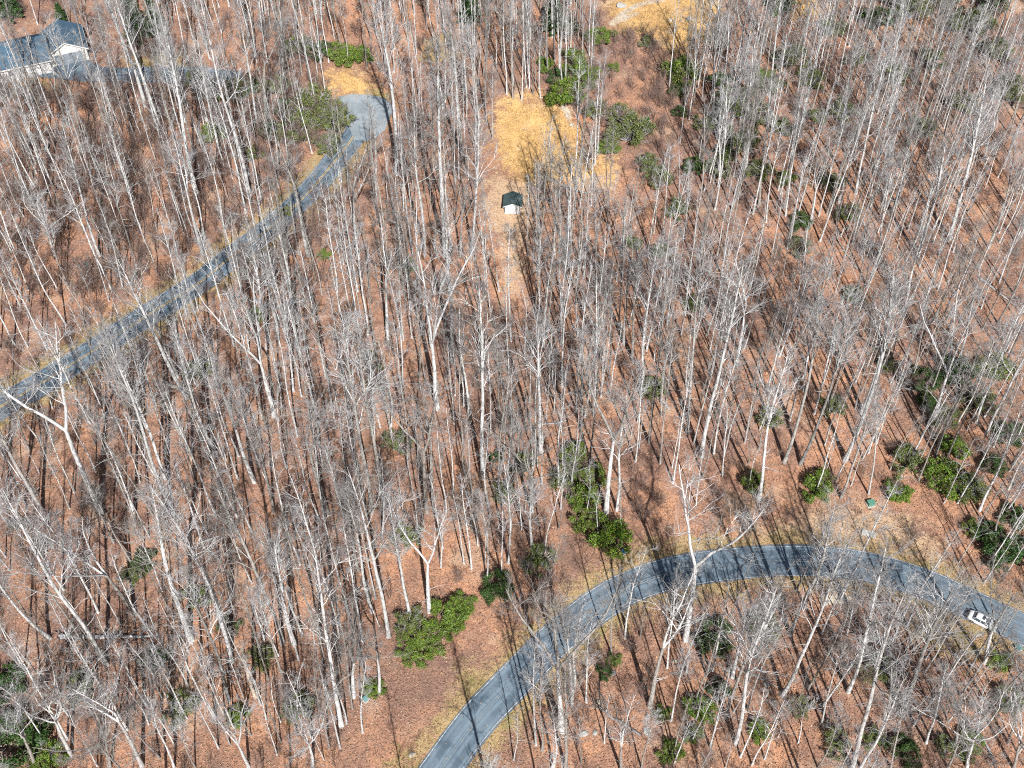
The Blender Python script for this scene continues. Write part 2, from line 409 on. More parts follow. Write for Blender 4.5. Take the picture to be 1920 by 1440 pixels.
def strip(name, line, offs0, offs1, lift, mat, parent=None, trim=None, wob=0.0):
    """a ribbon between two lateral offsets along a ground line"""
    T = np.gradient(line, axis=0); T /= np.linalg.norm(T, axis=1, keepdims=True)
    Nn = np.stack([T[:, 1], -T[:, 0]], 1)
    k = 9 if abs(offs1-offs0) > 1 else 2
    rows = []
    rr = np.random.default_rng(len(line))
    j0 = np.convolve(rr.normal(0, wob, len(line)+4), np.ones(5)/5, 'valid'); j1 = np.convolve(rr.normal(0, wob, len(line)+4), np.ones(5)/5, 'valid')
    for i in range(k):
        t = i/(k-1); p = line + Nn*(offs0 + j0 + (offs1 + j1 - offs0 - j0)*t)[:, None]
        rows.append(np.stack([p[:, 0], p[:, 1], ground_z(p[:, 0], p[:, 1]) + lift], 1))
    V = np.stack(rows, 1); n = len(line); idx = np.arange(n*k).reshape(n, k)
    F = np.stack([idx[:-1, :-1], idx[:-1, 1:], idx[1:, 1:], idx[1:, :-1]], -1).reshape(-1, 4)
    mm = np_mesh(name, V.reshape(-1, 3), [F], True)
    if k > 2: mm.attributes.new('lat', 'FLOAT', 'POINT').data.foreach_set('value', np.tile(np.linspace(-1, 1, k), n).astype(np.float32))
    return link(name, mm, mat, parent)
def road(name, line, wd, yellow, ymat):
    r = tag(strip(name, line, -wd/2, wd/2, .05, MAT['asphalt'], wob=.12), kind='structure')
    if yellow:
        strip('white_edge_line', line, -wd/2 + .17, -wd/2 + .27, .062, MAT['white_line'], r)
        strip('white_edge_line', line, wd/2 - .27, wd/2 - .17, .062, MAT['white_line'], r)
        strip('yellow_centre_line', line, -.19, -.06, .062, MAT[ymat], r)
        strip('yellow_centre_line', line, .06, .19, .062, MAT[ymat], r)
    return r
road('upper_road', UP_ROAD, 4.8, True, 'yellow_line')
road('lower_road', LOW_ROAD, 4.7, True, 'yellow_worn')
road('driveway', DRIVE, 4.6, False, '')
def flat_poly(name, px, lift, mat):
    P = poly_w(px); c = P.mean(0); rings = []
    for s in (1, .75, .5, .25): 
        q = c + (P - c)*s; rings.append(np.stack([q[:, 0], q[:, 1], ground_z(q[:, 0], q[:, 1]) + lift], 1))
    n = len(P); V = np.vstack(rings + [np.array([[c[0], c[1], ground_z(c[0], c[1]) + lift]])])
    Q = [(k*n+i, k*n+(i+1) % n, (k+1)*n+(i+1) % n, (k+1)*n+i) for k in range(3) for i in range(n)]
    Tt = [(3*n+i, 3*n+(i+1) % n, 4*n) for i in range(n)]
    return tag(link(name, np_mesh(name, V, [np.array(Q), np.array(Tt)], True), mat), kind='structure')
flat_poly('turning_pad', [(634, 181), (660, 177), (690, 178), (714, 182), (730, 190), (738, 206), (728, 228), (722, 244), (706, 258), (688, 266), (664, 262), (655, 240), (648, 212)], .075, MAT['pad'])
flat_poly('garage_apron', [(100, 122), (165, 112), (190, 126), (200, 146), (150, 152), (105, 142)], .075, MAT['asphalt'])

# ------------------------------------------------------------------ tree builders
UPV = np.array([0, 0, 1.]); TWR = .0155
def unit(v): return v/(np.linalg.norm(v) + 1e-9)
def grow(r, start, d, length, n, wob, up):
    pts = [start]; d = unit(d); s = length/(n-1)
    for _ in range(n-1):
        d = unit(d + r.normal(0, wob, 3) + UPV*up)
        pts.append(pts[-1] + d*s)
    return np.array(pts)
def side_dir(r, axis_d, ang):
    a = unit(np.cross(axis_d, r.normal(0, 1, 3)))
    return unit(axis_d*math.cos(ang) + a*math.sin(ang))
def at(pts, t):
    x = t*(len(pts)-1); i = min(int(x), len(pts)-2); f = x - i
    return pts[i]*(1-f) + pts[i+1]*f, unit(pts[i+1]-pts[i])
def vunit(v): return v/(np.linalg.norm(v, axis=-1, keepdims=True) + 1e-9)
def vside(r, d, lo, hi):
    a = vunit(np.cross(d, r.normal(0, 1, d.shape))); g = r.uniform(lo, hi, (len(d), 1))
    return vunit(d*np.cos(g) + a*np.sin(g))
def vat(P, t):                                              # P (S,n,3), one t per row
    n = P.shape[1]; x = t*(n-1); i = np.minimum(x.astype(int), n-2); f = (x-i)[:, None]; k = np.arange(len(P))
    return P[k, i]*(1-f) + P[k, i+1]*f, vunit(P[k, i+1]-P[k, i])
def vgrow(r, p, d, L, n, wob, up):
    out = [p]; st = (L/(n-1))[:, None]
    for _ in range(n-1):
        d = vunit(d + r.normal(0, wob, d.shape) + UPV*up); out.append(out[-1] + d*st)
    return np.stack(out, 1)
def add_twigs(r, TW, br, n, L, rad, sub, tmin=.2, up=.05):
    if n <= 0: return
    br = np.asarray(br); br = br[None] if br.ndim == 2 else br
    L = np.repeat(np.broadcast_to(np.asarray(L, float), (len(br),)), n)
    P = np.repeat(br, n, 0)
    p, d = vat(P, r.uniform(tmin, 1, len(P)))
    tw = vgrow(r, p, vside(r, d, .3, .75), L*r.uniform(.6, 1.25, len(P)), 3, .15, up)
    TW.batch(tw, np.broadcast_to(np.array([rad, rad*.78, rad*.45]), (len(tw), 3)), 3)
    if sub:
        S = np.repeat(tw, sub, 0); q, e = vat(S, r.uniform(.15, 1, len(S)))
        t2 = vgrow(r, q, vside(r, e, .35, .9), np.repeat(L, sub)*r.uniform(.35, .7, len(S)), 2, .1, up)
        TW.batch(t2, np.broadcast_to(np.array([rad*.7, rad*.4]), (len(t2), 2)), 3)
def crown_on(r, LM, TW, stem, rad_at, z0, z1, nl, Lmax, q, elev=(.5, 1.0), thin=1.0):
    """limbs, branches and twigs along a stem between two fractions of its length"""
    az = r.uniform(0, 6.28)
    for i in range(nl):
        t = z0 + (z1-z0)*(i + r.uniform(0, .8))/nl
        p, d = at(stem, min(t, .995)); az += 2.4 + r.normal(0, .5)
        f = (t-z0)/(1-z0+1e-6)
        L = Lmax*(1 - .68*f)*r.uniform(.55, 1.15)
        el = r.uniform(*elev)
        ld = unit(np.array([math.cos(az)*math.cos(el), math.sin(az)*math.cos(el), math.sin(el)]) + d*.15)
        lr = min(rad_at(t)*.55, .0125*L + .012)
        lb = grow(r, p, ld, L, 6, .13, .055)
        LM.add(lb, lr*np.array([1, .82, .66, .5, .36, .2]), 4)
        LB = np.repeat(lb[None], q[0], 0)
        pp, dd = vat(LB, r.uniform(.22, .97, q[0]))
        b = vgrow(r, pp, vside(r, dd, .3, .8), L*r.uniform(.30, .62, q[0]), 4, .13, .06)
        LM.batch(b, np.broadcast_to(np.maximum(lr*np.array([.55, .45, .34, .2]), .015*thin), (q[0], 4)), 3)
        add_twigs(r, TW, b, q[1], L*.26 + .35, TWR*thin, q[2])
        add_twigs(r, TW, lb, q[1], L*.24 + .3, TWR*thin, q[2], .35)
def trunk_pts(r, h, n, wob, r0, taper=.85, tip=.035):
    p = np.zeros((n, 3)); p[:, 2] = np.linspace(-.35, h, n)
    w = np.cumsum(np.cumsum(r.normal(0, wob, (n, 2)), 0), 0); w -= np.linspace(0, 1, n)[:, None]*w[-1]*.7; w -= w[0]
    p[:, :2] = w
    t = np.linspace(0, 1, n); rad = r0*np.maximum(1-t, 0)**taper + tip
    rad[0] *= 1.5; rad[1] *= 1.08
    return p, rad
def stub_branches(r, LM, stem, h, r0, n):
    for _ in range(n):
        t = r.uniform(.18, .55); p, d = at(stem, t); a = r.uniform(0, 6.28)
        b = grow(r, p, np.array([math.cos(a), math.sin(a), r.uniform(-.1, .5)]), r.uniform(.8, 2.6), 4, .2, .02)
        LM.add(b, np.array([.04, .03, .022, .012]), 3)
def tree_arrays(kind, seed, q=(5, 3, 2)):
    r = np.random.default_rng(seed); TK, LM, TW = Tubes(), Tubes(), Tubes()
    h = 28.0
    if kind in ('tall', 'thin', 'thick'):
        r0 = {'thin': .135, 'tall': .20, 'thick': .31}[kind]
        p, rad = trunk_pts(r, h, 15, .05, r0, .62, .02); TK.add(p, rad, 8)
        ra = lambda t: float(np.interp(t, np.linspace(0, 1, 15), rad))
        z0 = r.uniform(.40, .58)
        nl = {'thin': 15, 'tall': 18, 'thick': 20}[kind]; Lm = {'thin': 4.0, 'tall': 5.4, 'thick': 7.0}[kind]*r.uniform(.85, 1.15)
        crown_on(r, LM, TW, p, ra, z0, .99, nl, Lm, q, (.72, 1.32)); stub_branches(r, LM, p, h, r0, 5)
    elif kind == 'fork':
        r0 = .27; zf = r.uniform(.36, .55)
        p, rad = trunk_pts(r, h*zf, 9, .045, r0, .35, .06); rad = np.maximum(rad, r0*.62); rad[0] = r0*1.5; TK.add(p, rad, 8)
        nlead = r.integers(2, 4); a0 = r.uniform(0, 6.28)
        for k in range(nlead):
            a = a0 + k*2*PI/nlead + r.normal(0, .25); sp = r.uniform(.06, .18) if k == 0 else r.uniform(.2, .42)
            L = h*(1-zf)*(r.uniform(.92, 1.04) if k == 0 else r.uniform(.6, .95))
            st = grow(r, p[-1] - np.array([0, 0, .15]), np.array([math.cos(a)*math.sin(sp), math.sin(a)*math.sin(sp), math.cos(sp)]), L, 10, .085, .045)
            lr = r0*.56*np.linspace(1, .1, 10)**.8 + .02; LM.add(st, lr, 6)
            ra = lambda t, lr=lr: float(np.interp(t, np.linspace(0, 1, 10), lr))
            crown_on(r, LM, TW, st, ra, .22, .98, 10 if nlead == 2 else 8, 5.2*r.uniform(.85, 1.15), q, (.45, 1.15))
        stub_branches(r, LM, p, h*zf, r0, 3)
    elif kind == 'spread':
        r0 = .25; zf = r.uniform(.34, .44)
        p, rad = trunk_pts(r, h*zf, 8, .06, r0, .35, .06); rad = np.maximum(rad, r0*.65); rad[0] = r0*1.5; TK.add(p, rad, 8)
        nlead = 6; a0 = r.uniform(0, 6.28)
        for k in range(nlead):
            a = a0 + k*2*PI/nlead + r.normal(0, .3); sp = r.uniform(.35, .95) if k else .12
            L = h*(1-zf)*r.uniform(.55, .85)
            o, _ = at(p, r.uniform(.86, 1))
            st = grow(r, o, np.array([math.cos(a)*math.sin(sp), math.sin(a)*math.sin(sp), math.cos(sp)]), L, 9, .13, .06)
            lr = r0*.46*np.linspace(1, .1, 9)**.8 + .02; LM.add(st, lr, 5)
            ra = lambda t, lr=lr: float(np.interp(t, np.linspace(0, 1, 9), lr))
            crown_on(r, LM, TW, st, ra, .25, .98, 8, 4.4*r.uniform(.8, 1.2), q, (.25, 1.0))
    elif kind == 'slender':
        h = 16.0; r0 = .085
        p, rad = trunk_pts(r, h, 11, .055, r0, .8, .018); TK.add(p, rad, 6)
        ra = lambda t: float(np.interp(t, np.linspace(0, 1, 11), rad))
        crown_on(r, LM, TW, p, ra, r.uniform(.35, .55), .99, 13, 2.4*r.uniform(.8, 1.2), (max(1, q[0]-3), q[1]-1, q[2]-1), (.5, 1.1), .8)
    return TK, LM, TW
TREES = {}
def make_protos(kind, n, seed0):
    L = []
    for i in range(n):
        TK, LM, TW = tree_arrays(kind, seed0 + i)
        ms = []
        for T_, nm, mt in ((TK, 'trunk', 'bark'), (LM, 'crown', 'limb'), (TW, 'twigs', 'twig')):
            mm = T_.mesh(kind + '_' + nm); mm.materials.append(MAT[mt]); ms.append(mm)
        L.append(ms)
    TREES[kind] = L
for k, n in (('tall', 7), ('thin', 5), ('thick', 5), ('fork', 6), ('spread', 4), ('slender', 6)): make_protos(k, n, 100 + 17*len(TREES))
NOMINAL = {'tall': 28, 'thin': 28, 'thick': 28, 'fork': 28, 'spread': 28, 'slender': 16}
NAMES = {'tall': 'tall_tree', 'thin': 'thin_tree', 'thick': 'stout_tree', 'fork': 'forked_tree', 'spread': 'spreading_tree', 'slender': 'young_tree'}
PLACED = []      # dicts of every single tree
def tree(base, h, kind, lean=(0, 0), label=None):
    v = random.randrange(len(TREES[kind])); ms = TREES[kind][v]
    sz = h/NOMINAL[kind]; sx = max(.55, min(1.3, sz**.75))*random.uniform(.92, 1.08)
    root = empty(NAMES[kind], tuple(base))
    lx, ly = lean
    axis_ = Vector((lx, ly, 1)).normalized()
    q = Vector((0, 0, 1)).rotation_difference(axis_)
    root.rotation_mode = 'QUATERNION'
    from mathutils import Quaternion
    root.rotation_quaternion = q @ Quaternion((0, 0, 1), random.uniform(0, 2*PI))
    root.scale = (sx, sx, sz)
    link('trunk', ms[0], None, root); c = link('crown', ms[1], None, root); link('twigs', ms[2], None, c)['kind'] = 'stuff'
    px, py = to_px(*base)
    PLACED.append(dict(o=root, px=px, py=py, kind=kind, h=h, xy=(base[0], base[1]), label=label, lean=lean))
    return root
def tree_from_photo(bx, by, tx, ty, kind, label=None, extra=1.24):
    b = ground_at(bx, by); d = ray(tx, ty)
    # point of the crown's ray nearest to the vertical over the foot
    n2 = d[0]**2 + d[1]**2; t = (b[0]*d[0] + b[1]*d[1])/n2
    p = np.array([d[0]*t, d[1]*t, CAM_H + d[2]*t])
    hh = p[2] - b[2]
    if hh < 3: hh = 14.0; lean = (0, 0)
    else:
        lean = ((p[0]-b[0])/hh, (p[1]-b[1])/hh)
        m = math.hypot(*lean)
        if m > .22: lean = (lean[0]*.22/m, lean[1]*.22/m)
    if 1100 < bx < 1300 and 300 < by < 520: hh = min(hh, 12)
    h = float(np.clip(hh*extra, 9 if kind == 'slender' else 16, 38))
    return tree(b, h, kind, lean, label)

# ------------------------------------------------------------------ trees read off the photograph: foot and highest clear point, in tiles enlarged three times
TILES = {'A': (0, 0), 'B': (640, 0), 'C': (1280, 0), 'D': (0, 480), 'E': (640, 480), 'F': (1280, 480), 'G': (0, 960), 'H': (640, 960), 'I': (1280, 960)}
T_, H_, K_, F_, W_, S_ = 'tall', 'thin', 'thick', 'fork', 'spread', 'slender'
READ = {
'A': [(470,840,340,250,T_), (765,790,560,150,H_), (920,745,640,20,T_), (880,720,700,100,H_), (1110,1100,960,330,K_), (1090,870,1000,420,T_), (1250,900,1130,330,T_), (1410,1130,1200,200,T_),
      (1460,750,1350,100,T_), (1500,720,1480,160,F_), (1810,970,1690,80,F_), (1160,680,1060,330,T_), (200,920,20,480,T_), (610,750,460,300,H_), (310,1440,190,1050,W_), (560,1440,370,850,T_),
      (750,1440,560,930,H_), (1140,1430,1000,900,F_), (100,1440,-40,1150,T_), (1730,1440,1630,930,F_), (1910,1200,1860,830,H_), (1260,1290,1170,830,H_), (1850,350,1790,-60,H_), (820,600,600,-20,K_),
      (380,710,230,300,F_), (300,660,160,250,H_), (1210,1000,1180,700,S_), (1010,1000,930,760,S_), (640,1060,560,800,S_), (480,1180,420,950,S_), (880,1300,830,1000,S_), (140,520,20,200,T_), (1580,860,1530,560,S_), (480,340,420,60,F_), (1180,330,1100,-40,T_), (1320,420,1240,20,T_), (1600,470,1560,60,T_)],
'B': [(145,380,105,-60,H_), (40,375,-10,10,H_), (520,225,480,-140,H_), (545,270,505,-80,H_), (380,185,365,-120,T_), (690,900,620,200,K_), (310,980,240,230,K_), (385,820,355,430,H_), (850,780,850,420,H_),
      (775,700,725,260,T_), (820,700,808,500,S_), (930,530,920,-30,H_), (965,555,958,20,H_), (1015,565,1012,90,H_), (1040,490,1028,0,H_), (1058,495,1052,-20,H_), (1078,530,1078,220,S_), (1120,550,1112,190,H_), (1110,500,1098,200,S_),
      (1165,420,1163,-60,T_), (1230,440,1200,-20,T_), (1290,270,1280,0,H_), (1320,180,1335,-120,T_), (1410,190,1415,-120,H_), (1405,1160,1412,570,H_), (90,1440,60,930,F_), (470,1440,440,770,T_), (590,1440,535,560,K_),
      (730,1440,790,800,T_), (670,1440,690,1040,F_), (810,1440,795,1080,H_), (1150,1000,1130,760,S_), (1050,1440,1050,1180,H_), (1200,1430,1195,1150,H_), (560,1100,530,620,T_), (1260,1440,1290,950,F_), (1430,1440,1440,960,T_), (1580,1440,1600,1100,F_), (1890,1180,1900,820,S_), (60,1250,40,900,H_), (200,1130,190,700,H_)],
'C': [(170,680,225,80,T_), (360,520,365,-20,F_), (480,720,545,60,T_), (430,1150,500,560,T_), (470,1250,530,820,H_), (610,880,700,480,T_), (740,460,810,40,T_), (830,960,900,560,T_), (880,1140,940,700,F_), (975,1090,1110,400,T_), (1085,940,1190,500,H_),
      (1010,270,1080,-40,T_), (600,1380,680,980,H_), (500,1440,545,1130,H_), (10,1350,65,800,H_), (70,1300,125,720,H_), (350,980,400,430,T_), (1320,1440,1480,900,K_), (1500,1340,1710,600,K_), (1470,720,1570,420,H_), (1720,1400,1870,880,T_), (1780,1310,1940,920,H_),
      (1100,1440,1170,1000,T_), (1350,1300,1450,900,H_), (1200,1150,1290,700,T_), (1100,1250,1180,850,H_), (1590,1130,1700,700,T_), (1700,900,1820,450,T_), (1240,700,1330,330,H_), (1560,520,1660,150,T_), (1400,420,1490,60,T_), (1740,560,1860,180,T_), (1180,420,1250,60,F_), (900,640,960,260,T_), (640,560,680,200,T_), (200,1050,230,620,T_), (720,1250,790,860,F_), (1840,760,1960,380,T_)],
'D': [(115,290,0,20,T_), (380,165,300,-60,T_), (690,180,630,-40,H_), (540,310,460,90,S_), (465,330,380,150,S_), (570,1440,170,560,F_), (165,1090,0,780,T_), (240,1440,-20,900,K_), (140,1390,-30,1060,T_), (750,1440,520,920,T_), (965,1430,640,640,T_), (930,1250,690,660,T_),
      (1050,800,730,200,K_), (1000,680,850,350,F_), (1220,1120,1040,560,T_), (1200,600,990,-30,H_), (1330,300,1180,-30,T_), (1430,1270,1240,700,F_), (1540,900,1390,260,F_), (1690,560,1560,-40,T_), (1870,890,1750,230,H_), (1840,1440,1690,900,F_), (1540,1440,1450,1000,T_), (1000,980,840,600,S_), (1500,980,1440,740,H_), (1500,520,1440,-20,T_),
      (420,1330,260,950,H_), (1110,1300,1020,1000,S_), (1270,860,1200,560,S_), (1650,760,1600,300,T_), (1760,1000,1680,560,H_), (240,270,200,90,S_), (1360,640,1300,280,H_), (60,760,-40,480,T_)],
'E': [(800,1250,735,260,T_), (170,1440,-10,300,T_), (235,1440,130,420,T_), (150,440,90,-40,T_), (345,720,310,260,H_), (260,500,245,-60,F_), (540,860,480,60,F_), (625,580,605,-40,K_), (440,690,420,250,H_), (910,990,895,560,H_), (480,1440,440,820,F_), (1100,1180,1090,800,H_), (1125,1100,1100,540,K_), (1330,1150,1355,680,T_),
      (1490,1440,1560,680,F_), (1550,1430,1610,900,T_), (1730,1050,1810,160,H_), (1420,900,1435,240,H_), (1860,1190,1910,940,S_), (1075,1440,1050,960,W_), (955,480,955,-40,H_), (1120,400,1120,-40,H_), (1240,320,1250,-100,T_), (1265,330,1270,-60,H_), (630,1320,612,950,S_), (1250,1220,1245,930,S_), (1640,600,1665,60,T_), (1480,580,1492,140,H_),
      (700,1250,690,850,S_), (840,1000,830,600,H_), (960,1000,950,620,S_), (1590,500,1600,-40,T_), (1360,300,1362,-60,H_), (1700,700,1750,100,T_), (1800,900,1840,480,H_), (590,1440,560,1050,H_), (280,960,250,560,S_), (720,900,690,420,T_), (1200,820,1190,480,H_), (350,1060,330,700,S_)],
'F': [(105,1130,295,40,T_), (175,1110,280,560,H_), (225,1240,245,900,S_), (430,1365,575,720,T_), (570,1160,770,330,T_), (430,1090,530,700,H_), (350,1050,405,640,H_), (660,1170,910,440,T_), (800,1060,910,760,H_), (890,1360,1040,930,T_), (1045,1340,1110,830,H_), (910,1150,1200,230,T_), (970,860,1060,400,H_), (1400,950,1590,330,F_), (1420,1120,1620,580,T_),
      (1650,940,1870,380,T_), (1710,1000,1940,500,T_), (1670,1430,1880,920,T_), (1820,1440,1960,1140,T_), (25,1000,120,-20,H_), (1240,330,1340,-60,K_), (1290,440,1460,-20,H_), (450,300,530,-40,H_), (550,180,595,-60,H_), (920,480,1040,-60,T_), (370,1170,398,980,S_), (780,740,870,380,H_), (480,760,570,330,T_), (1010,880,1180,280,K_),
      (680,760,760,330,H_), (620,560,700,140,H_), (1340,880,1440,520,H_), (1780,150,1860,-60,T_), (1560,560,1660,160,T_), (1180,560,1260,200,S_), (300,620,370,150,F_), (1860,760,1960,400,H_), (1300,640,1390,260,T_), (760,380,830,-20,H_)],
'G': [(1075,720,860,60,K_), (1305,790,1140,300,T_), (1300,840,960,-40,T_), (760,570,400,110,F_), (640,170,520,-60,T_), (1310,470,1180,140,T_), (1620,990,1480,560,T_), (1590,740,1330,40,T_), (1655,740,1550,290,K_), (1285,1060,1050,500,T_), (800,1430,590,1040,F_), (400,1370,240,960,W_), (600,860,90,-60,T_),
      (280,710,-30,370,K_), (500,450,330,110,T_), (1060,980,870,700,H_), (1230,1330,1110,1060,H_), (1745,400,1670,60,H_), (1805,520,1700,200,H_), (1920,1200,1810,400,T_), (620,1440,560,1060,W_), (1400,1440,1280,1160,F_), (1100,1440,1000,1200,H_), (1760,1440,1700,1120,W_), (200,1440,90,1180,F_), (980,1440,920,1240,T_), (1580,1180,1540,980,S_), (340,1020,250,800,S_)],
'H': [(175,565,40,20,T_), (265,700,100,-40,T_), (95,330,10,-40,K_), (495,560,470,60,F_), (385,580,300,60,T_), (230,150,232,-200,T_), (1075,215,1060,-40,K_), (690,290,645,20,H_), (805,290,795,-40,H_), (70,1040,70,680,F_), (120,1240,105,930,H_), (215,1020,200,720,F_), (30,1190,-10,1020,T_), (1240,1230,1190,540,F_), (1295,1090,1280,650,T_),
      (1520,800,1540,440,H_), (1735,1095,1850,560,F_), (1855,1175,1930,840,H_), (1185,1440,1185,1170,T_), (1130,1340,1140,900,H_), (1095,1310,1090,870,H_), (720,1450,730,1280,W_), (1575,1460,1580,1300,F_), (1350,1420,1345,1200,S_), (1260,1440,1260,1000,T_), (1480,1300,1500,1080,S_), (1690,1440,1720,1240,H_)],
'I': [(605,690,790,90,T_), (560,1030,860,420,T_), (925,690,1005,400,H_), (870,770,945,470,H_), (930,1010,1140,340,T_), (245,1160,390,620,T_), (300,1300,505,620,T_), (460,1390,565,1110,H_), (780,1190,895,800,H_), (760,1440,870,1170,H_), (950,1440,1210,660,T_), (1000,1440,1190,1060,T_), (1230,1140,1490,540,K_), (1310,900,1420,600,F_), (1490,1440,1640,1200,T_),
      (1530,1330,1570,960,W_), (1600,1440,1680,1040,W_), (1750,150,1840,-60,T_), (1620,880,1780,600,T_), (1700,850,1800,440,F_), (15,720,135,-40,F_), (280,930,360,560,F_), (1170,1440,1215,1160,H_), (240,1440,278,1280,S_), (1080,900,1150,600,W_), (1830,1300,1930,900,T_), (1860,1440,1940,1160,W_), (1370,1300,1450,1000,T_), (420,820,480,560,F_), (1100,1260,1180,980,H_), (1750,1120,1860,820,H_), (650,1300,700,1080,S_)],
}
NEARPX = []
def too_close(x, y, d):
    return any((x-a)**2 + (y-b)**2 < d*d for a, b in NEARPX)
for key, L in READ.items():
    ox, oy = TILES[key]
    for bx, by, tx, ty, kind in L:
        fx, fy = ox + bx/3, oy + by/3
        g = ground_at(fx, fy)
        c = float(road_clear(np.array([g[0]]), np.array([g[1]]))[0])
        if c < .8 or (1120 < fx < 1290 and 40 < fy < 330): continue
        tree_from_photo(fx, fy, ox + tx/3, oy + ty/3, kind); NEARPX.append((g[0], g[1]))

# ------------------------------------------------------------------ filling trees
LGX, LGY = np.meshgrid(np.arange(-140, 140.1, .8), np.arange(5, 305, .8))
LRC = road_clear(LGX, LGY); LNT = np.zeros(LGX.shape, bool)
for p_ in NOTREE: LNT |= inside(LGX, LGY, p_)
def gi(x, y): return min(max(int((y-5)/.8 + .5), 0), LGX.shape[0]-1), min(max(int((x+140)/.8 + .5), 0), LGX.shape[1]-1)
def blocked(x, y, clear):
    k = gi(x, y); return LRC[k] < clear or LNT[k]
def in_frame(x, y, m=0):
    px, py = to_px(x, y, float(ground_z(x, y))); return -m < px < 1920+m and -m < py < 1440+m, px, py
def density(px, py):
    """how closely the wood stands there, 0 to 1"""
    d = .62
    if px > 1150 and py < 560: d = 1.0
    elif px > 1250 and py < 950: d = .85
    if px < 760 and py < 160: d = 1.0
    if 420 < px < 1150 and 300 < py < 1000: d = .8
    if px > 1000 and py > 1100: d = .75
    if px < 640 and py > 1100: d = .9
    return d
def scatter(n, mind, m, clear, tries=60000, frame=None):
    out = []; t = 0
    while len(out) < n and t < tries:
        t += 1
        x, y = random.uniform(-135, 135), random.uniform(22, 290)
        ok, px, py = in_frame(x, y, m)
        if not ok: continue
        if frame is not None and frame != (0 < px < 1920 and 0 < py < 1440): continue
        if random.random() > density(px, py)*(.35 + 1.3*max(0, min(1, .5 + 1.6*_mn.noise(Vector((x*.06, y*.06, 3)))))) or too_close(x, y, mind) or blocked(x, y, clear): continue
        NEARPX.append((x, y)); out.append((x, y))
    return out
n_read = len(PLACED)
for x, y in scatter(max(0, 300 - n_read), 2.6, 0, 1.5):
    k = random.choices(['tall', 'thin', 'thick', 'fork', 'spread'], [5, 6, 1, 2, .4])[0]
    tree((x, y, float(ground_z(x, y))), random.uniform(19, 31), k, (random.gauss(0, .035), random.gauss(0, .035)))
# ---- the rest of the wood, past three hundred: one mass of real stems
def baked(kind, seed, q):
    TK, LM, TW = tree_arrays(kind, seed, q); out = []
    Vs, Fs, Ms, o = [], [], [], 0
    for i, T2 in enumerate((TK, LM, TW)):
        V, F2 = T2.arrays(); Vs.append(V); Fs.append(F2 + o); Ms.append(np.full(len(F2), i)); o += len(V)
    return np.concatenate(Vs), np.concatenate(Fs), np.concatenate(Ms)
N_BRUSH = 3600
def proto_collection(name, meshes):
    c = bpy.data.collections.new(name)                      # never linked to the scene: only a source for the mass
    for i, m_ in enumerate(meshes): c.objects.link(bpy.data.objects.new('%s_%03d' % (name, i), m_))
    return c
def mass(name, coll, pts, rots, scales, idx, label, cat):
    """one object of uncountable stems: points that carry copies of real stem meshes"""
    mm = bpy.data.meshes.new(name); n = len(pts)
    mm.vertices.add(n); mm.vertices.foreach_set('co', np.asarray(pts, np.float32).ravel())
    for nm, ty, arr in (('rot', 'FLOAT_VECTOR', rots), ('scl', 'FLOAT_VECTOR', scales)):
        mm.attributes.new(nm, ty, 'POINT').data.foreach_set('vector', np.asarray(arr, np.float32).ravel())
    mm.attributes.new('idx', 'INT', 'POINT').data.foreach_set('value', np.asarray(idx, np.int32))
    o = link(name, mm)
    g = bpy.data.node_groups.new(name + '_nodes', 'GeometryNodeTree')
    g.interface.new_socket('Geometry', in_out='INPUT', socket_type='NodeSocketGeometry'); g.interface.new_socket('Geometry', in_out='OUTPUT', socket_type='NodeSocketGeometry')
    gi_, go = g.nodes.new('NodeGroupInput'), g.nodes.new('NodeGroupOutput')
    ci = g.nodes.new('GeometryNodeCollectionInfo'); ci.inputs['Collection'].default_value = coll; ci.inputs['Separate Children'].default_value = True; ci.inputs['Reset Children'].default_value = True
    ip = g.nodes.new('GeometryNodeInstanceOnPoints'); ip.inputs['Pick Instance'].default_value = True
    def na(nm, ty):
        a = g.nodes.new('GeometryNodeInputNamedAttribute'); a.data_type = ty; a.inputs['Name'].default_value = nm; return a.outputs['Attribute']
    er = g.nodes.new('FunctionNodeEulerToRotation'); g.links.new(na('rot', 'FLOAT_VECTOR'), er.inputs[0])
    L = g.links.new
    L(gi_.outputs[0], ip.inputs['Points']); L(ci.outputs[0], ip.inputs['Instance']); L(na('idx', 'INT'), ip.inputs['Instance Index'])
    L(er.outputs[0], ip.inputs['Rotation']); L(na('scl', 'FLOAT_VECTOR'), ip.inputs['Scale']); L(ip.outputs[0], go.inputs[0])
    md = o.modifiers.new('stems', 'NODES'); md.node_group = g
    return tag(o, label, cat, kind='stuff')
def baked_mesh(kind, seed, q):
    V, F2, mi = baked(kind, seed, q); mm = np_mesh(kind + '_stem', V, [F2], True)
    for k in ('bark', 'limb', 'twig'): mm.materials.append(MAT[k])
    mm.polygons.foreach_set('material_index', mi.astype(np.int32)); return mm
FILL = proto_collection('fill_stem', [baked_mesh('slender', 900 + 13*i, (5, 3, 2)) for i in range(6)] + [baked_mesh('thin', 1000 + 13*i, (4, 2, 2)) for i in range(5)] + [baked_mesh('tall', 1100 + 13*i, (4, 3, 2)) for i in range(4)])
FIRST = {'slender': (0, 6), 'thin': (6, 5), 'tall': (11, 4)}
items = [(x, y, random.uniform(9, 19), 'slender') for x, y in scatter(620, 1.3, 0, 1.0)]
items += [(x, y, random.uniform(17, 27), 'thin') for x, y in scatter(420, 1.5, 0, .9)]
items += [(x, y, random.uniform(13, 22), 'thin') for x, y in scatter(270, 1.2, 0, .8)]
items += [(x, y, random.uniform(18, 29), random.choice(['tall', 'thin'])) for x, y in scatter(150, 3.0, 420, 1.5, frame=False)]
